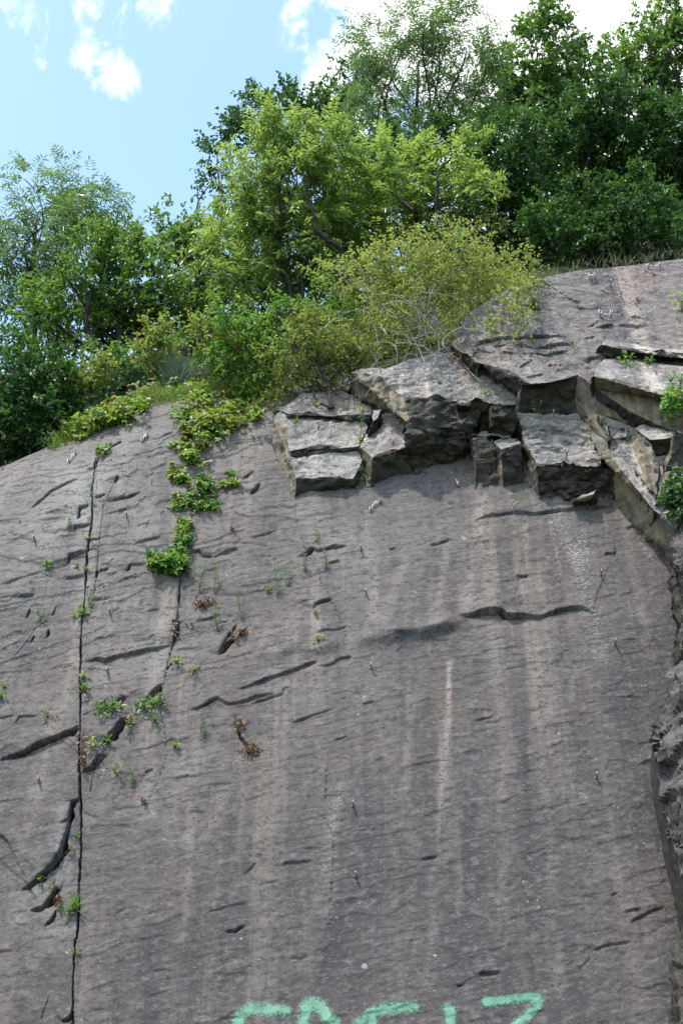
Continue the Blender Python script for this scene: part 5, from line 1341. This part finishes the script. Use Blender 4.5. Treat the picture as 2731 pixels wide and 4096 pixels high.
# ------------------------------------------------------------------ bolts and chains
def ring(tb, c, a, b_, ra, rb, r, n=12):
    t = np.linspace(0, 2 * math.pi, n + 1)
    tb.add(c + np.cos(t)[:, None] * a * ra + np.sin(t)[:, None] * b_ * rb, r)
bolt_src = None
def make_bolt():
    root = empty('climbing_bolt', (0, 0, 0))
    tb = Tubes(6); tb.add(np.array([[0, 0, -.06], [0, 0, 0], [0, 0, .02]]), .009)
    link('shank', tb.mesh('shank', M_STEEL), root)
    tb = Tubes(6); ring(tb, np.array([0, -.004, .055]), np.array([0, .18, 1.0]), np.array([0, 1.0, -.1]), .036, .020, .0075)
    link('eye_ring', tb.mesh('eye_ring', M_STEEL), root)
    tb = Tubes(6); tb.add(np.array([[0, 0, .001], [0, 0, .006]]), .022)
    link('plate', tb.mesh('plate', M_STEEL), root)
    return root
def copy_tree(o):
    c = o.copy(); COL.objects.link(c)
    for ch in list(o.children):
        d = ch.copy(); COL.objects.link(d); d.parent = c
    return c
BOLTS = [(442, 2452, None, 'steel bolt left of the middle crack, upper one on the pale panel'), (433, 2692, None, 'steel bolt on the pale panel under the long ledge'), (140, 2161, None, 'steel bolt on the far left slab, uppermost there'), (509, 2068, None, 'steel bolt between left crack and hanging greenery'),
         (160, 3128, None, 'shiny steel bolt at lower left beside the left crack'), (1442, 2197, None, 'steel bolt below the chain anchor, top of the middle row'), (1463, 2375, None, 'steel bolt of the middle row, above the dark undercut'), (1483, 2670, None, 'steel bolt of the middle row, just below the dark undercut'),
         (1411, 3222, None, 'steel bolt of the middle row, second from the bottom'), (1422, 3503, None, 'lowest steel bolt of the middle row, above the graffiti'), (2400, 2298, None, 'steel bolt right of the white lichen streak, upper one'), (2456, 2575, None, 'steel bolt at right below the long black crack'), (2381, 3108, None, 'lowest steel bolt on the right side of the slab'),
         (2438, 1140, .77, 'small bolt near the top of the upper slab, leftmost of three'), (2481, 1182, .77, 'small bolt on the upper slab, middle of three'), (2542, 1206, .77, 'small bolt on the upper slab, rightmost of three'), (2210, 1660, .45, 'bolt at the back of the wide square block'), (2263, 1822, .35, 'bolt near the front lip of the wide square block')]
for i, (px, py, w, lab) in enumerate(BOLTS):
    q = surf(px, py) if w is None else uvw(px, py, w)
    if bolt_src is None: bolt_src = make_bolt(); o = bolt_src
    else: o = copy_tree(bolt_src)
    o.matrix_world = Matrix.Translation(Vector(to_world(q))) @ SLABM.to_3x3().to_4x4() @ Matrix.Scale(.9, 4)
    tag(o, lab, 'climbing bolt', 'climbing bolts in the rock')
def chain(pts, lab, w=None):
    Q = [(surf(*p) if w is None else uvw(*p, w)) for p in pts]
    Pw = np.array([to_world(q) + NN * .03 for q in Q])
    s = np.concatenate([[0], np.cumsum(np.linalg.norm(np.diff(Pw, axis=0), axis=1))])
    n = max(4, int(s[-1] / .036))
    t = np.linspace(0, s[-1], n)
    C = np.stack([np.interp(t, s, Pw[:, i]) for i in range(3)], 1)
    T = norm(np.gradient(C, axis=0))
    b = C.mean(0)
    root = empty('anchor_chain', b); tag(root, lab, 'chain', 'steel anchor chains')
    for k in range(n):
        tb = Tubes(6)
        side = norm(np.cross(T[k], NN))
        s2 = side if k % 2 == 0 else norm(NN * .8 + side * .6)
        ring(tb, C[k], T[k], s2, .026, .013, .0045, 8)
        link('chain_link', tb.mesh('chain_link', M_STEEL, b), root)
    for e in (0, -1):
        tb = Tubes(6); tb.add(np.array([Pw[e] - NN * .08, Pw[e] + NN * .02]), .010)
        link('shank', tb.mesh('shank', M_STEEL, b), root)
chain([(278, 1846), (288, 1836), (296, 1824), (303, 1818)], 'silver chain anchor at the far left below the dark shrub')
chain([(570, 1765), (578, 1756), (586, 1746), (590, 1742)], 'silver chain anchor on the left slab below the bramble mat')
chain([(1482, 2040), (1490, 2028), (1500, 2018), (1520, 2008)], 'silver chain anchor below the roof')
chain([(2396, 1253), (2404, 1262), (2420, 1266), (2435, 1264), (2441, 1254)], 'hanging silver chain on the upper slab at right', .78)
chain([(2356, 1106), (2362, 1111), (2370, 1110), (2376, 1103)], 'small chain anchor near the trees, left one', .77)
chain([(2590, 1068), (2605, 1072), (2625, 1070), (2636, 1062)], 'small chain anchor at the top edge of the upper slab, right one', .77)
chain([(1826, 1928), (1828, 1936), (1832, 1942)], 'short chain hanging in the shade right of the roof')

# ------------------------------------------------------------------ graffiti
def paint_mat():
    m, t = mat('green_spray_paint')
    oc = t.n('ShaderNodeTexCoord').outputs['Object']
    e = t.n('ShaderNodeAttribute', attribute_name='edge').outputs['Fac']
    n = t.noise(oc, 55, 5, .75); n2 = t.noise(oc, 9, 4, .6)
    c = t.mix(t.ss(n2, .35, .65), (.042, .145, .085, 1), (.085, .215, .140, 1))
    c = t.mix(t.ss(n, .56, .72, 0, .7), c, (.24, .38, .30, 1))
    c = t.mix(t.ss(n, .42, .28, 0, .8), c, (.07, .20, .13, 1))
    p = t.n('ShaderNodeBsdfPrincipled', ins={'Base Color': c, 'Roughness': .5})
    tr = t.n('ShaderNodeBsdfTransparent')
    a = t.math('ADD', e, t.math('MULTIPLY', t.math('SUBTRACT', n, .5), 1.7))
    a = t.math('ADD', a, t.math('MULTIPLY', t.math('SUBTRACT', n2, .5), 1.0))
    fac = t.ss(a, .28, .85, 0, .92)
    mx = t.n('ShaderNodeMixShader', ins={0: fac, 1: tr.outputs[0], 2: p.outputs[0]})
    t.n('ShaderNodeOutputMaterial', ins={'Surface': mx.outputs[0]})
    return m
M_PAINT = paint_mat()
def letter(strokes, root):
    Vs, Fs, Es = [], [], []; n0 = 0
    for si, (pts, wd) in enumerate(strokes):
        P = np.array(pts, float)
        s = np.concatenate([[0], np.cumsum(np.hypot(*np.diff(P, axis=0).T))])
        n = int(s[-1] / 5) + 2
        t = np.linspace(0, s[-1], n)
        C = np.stack([np.interp(t, s, P[:, i]) for i in range(2)], 1)
        for _ in range(6): C[1:-1] = (C[:-2] + C[1:-1] * 2 + C[2:]) / 4
        T = np.gradient(C, axis=0); T /= np.hypot(*T.T)[:, None] + 1e-9
        S = np.stack([-T[:, 1], T[:, 0]], 1)
        k = 15; x = np.linspace(-1, 1, k)
        G = C[:, None, :] + S[:, None, :] * x[None, :, None] * wd * .82
        G = G + np.array([0, 10.0]); q = surf_many(G.reshape(-1, 2)); q[:, 2] += .006 + .0015 * si
        end = np.clip(np.minimum(t, s[-1] - t) / (wd * .5), 0, 1) ** .7
        e = np.clip(1 - (np.abs(x)[None, :] / 1.0) ** 1.25, 0, 1) * np.where(end < 1, .25 + .75 * end, 1)[:, None]
        e[0] = 0; e[-1] = 0
        idx = np.arange(n * k).reshape(n, k) + n0
        Vs.append(q); Es.append(e.ravel()); Fs.append(np.stack([idx[:-1, :-1], idx[:-1, 1:], idx[1:, 1:], idx[1:, :-1]], -1).reshape(-1, 4)); n0 += n * k
    me = mesh_np('letter', np.concatenate(Vs), np.concatenate(Fs), [M_PAINT], True, {'edge': np.concatenate(Es)})
    o = link('letter', me, root); o.matrix_parent_inverse = Matrix(); o.matrix_local = root.matrix_local.inverted() @ SLABM
    return o
q = surf(1550, 4150)
gr = empty('graffiti', to_world(q)); tag(gr, 'mint-green spray-painted letters along the bottom of the slab', 'graffiti')
bpy.context.view_layer.update()
letter([([(1170, 4040), (1110, 4033), (1055, 4027), (1005, 4021), (970, 4040), (952, 4080), (942, 4160), (965, 4250), (1050, 4290), (1150, 4275)], 52)], gr)
letter([([(1180, 4290), (1208, 4096), (1234, 4000), (1262, 4004), (1300, 4040), (1346, 4100), (1420, 4280)], 56), ([(1215, 4190), (1390, 4190)], 45)], gr)
letter([([(1682, 4016), (1630, 4013), (1575, 4018), (1515, 4030), (1465, 4060), (1425, 4105), (1405, 4190), (1440, 4280), (1560, 4300)], 52), ([(1500, 4030), (1486, 4070), (1478, 4130)], 50)], gr)
letter([([(1788, 3990), (1798, 4060), (1805, 4100), (1822, 4290)], 48)], gr)
letter([([(1915, 3999), (1970, 3994), (2032, 3988), (2110, 3982), (2158, 3984), (2154, 4005), (2105, 4056), (2054, 4098), (1960, 4200), (1910, 4280), (2030, 4292), (2150, 4275)], 42)], gr)
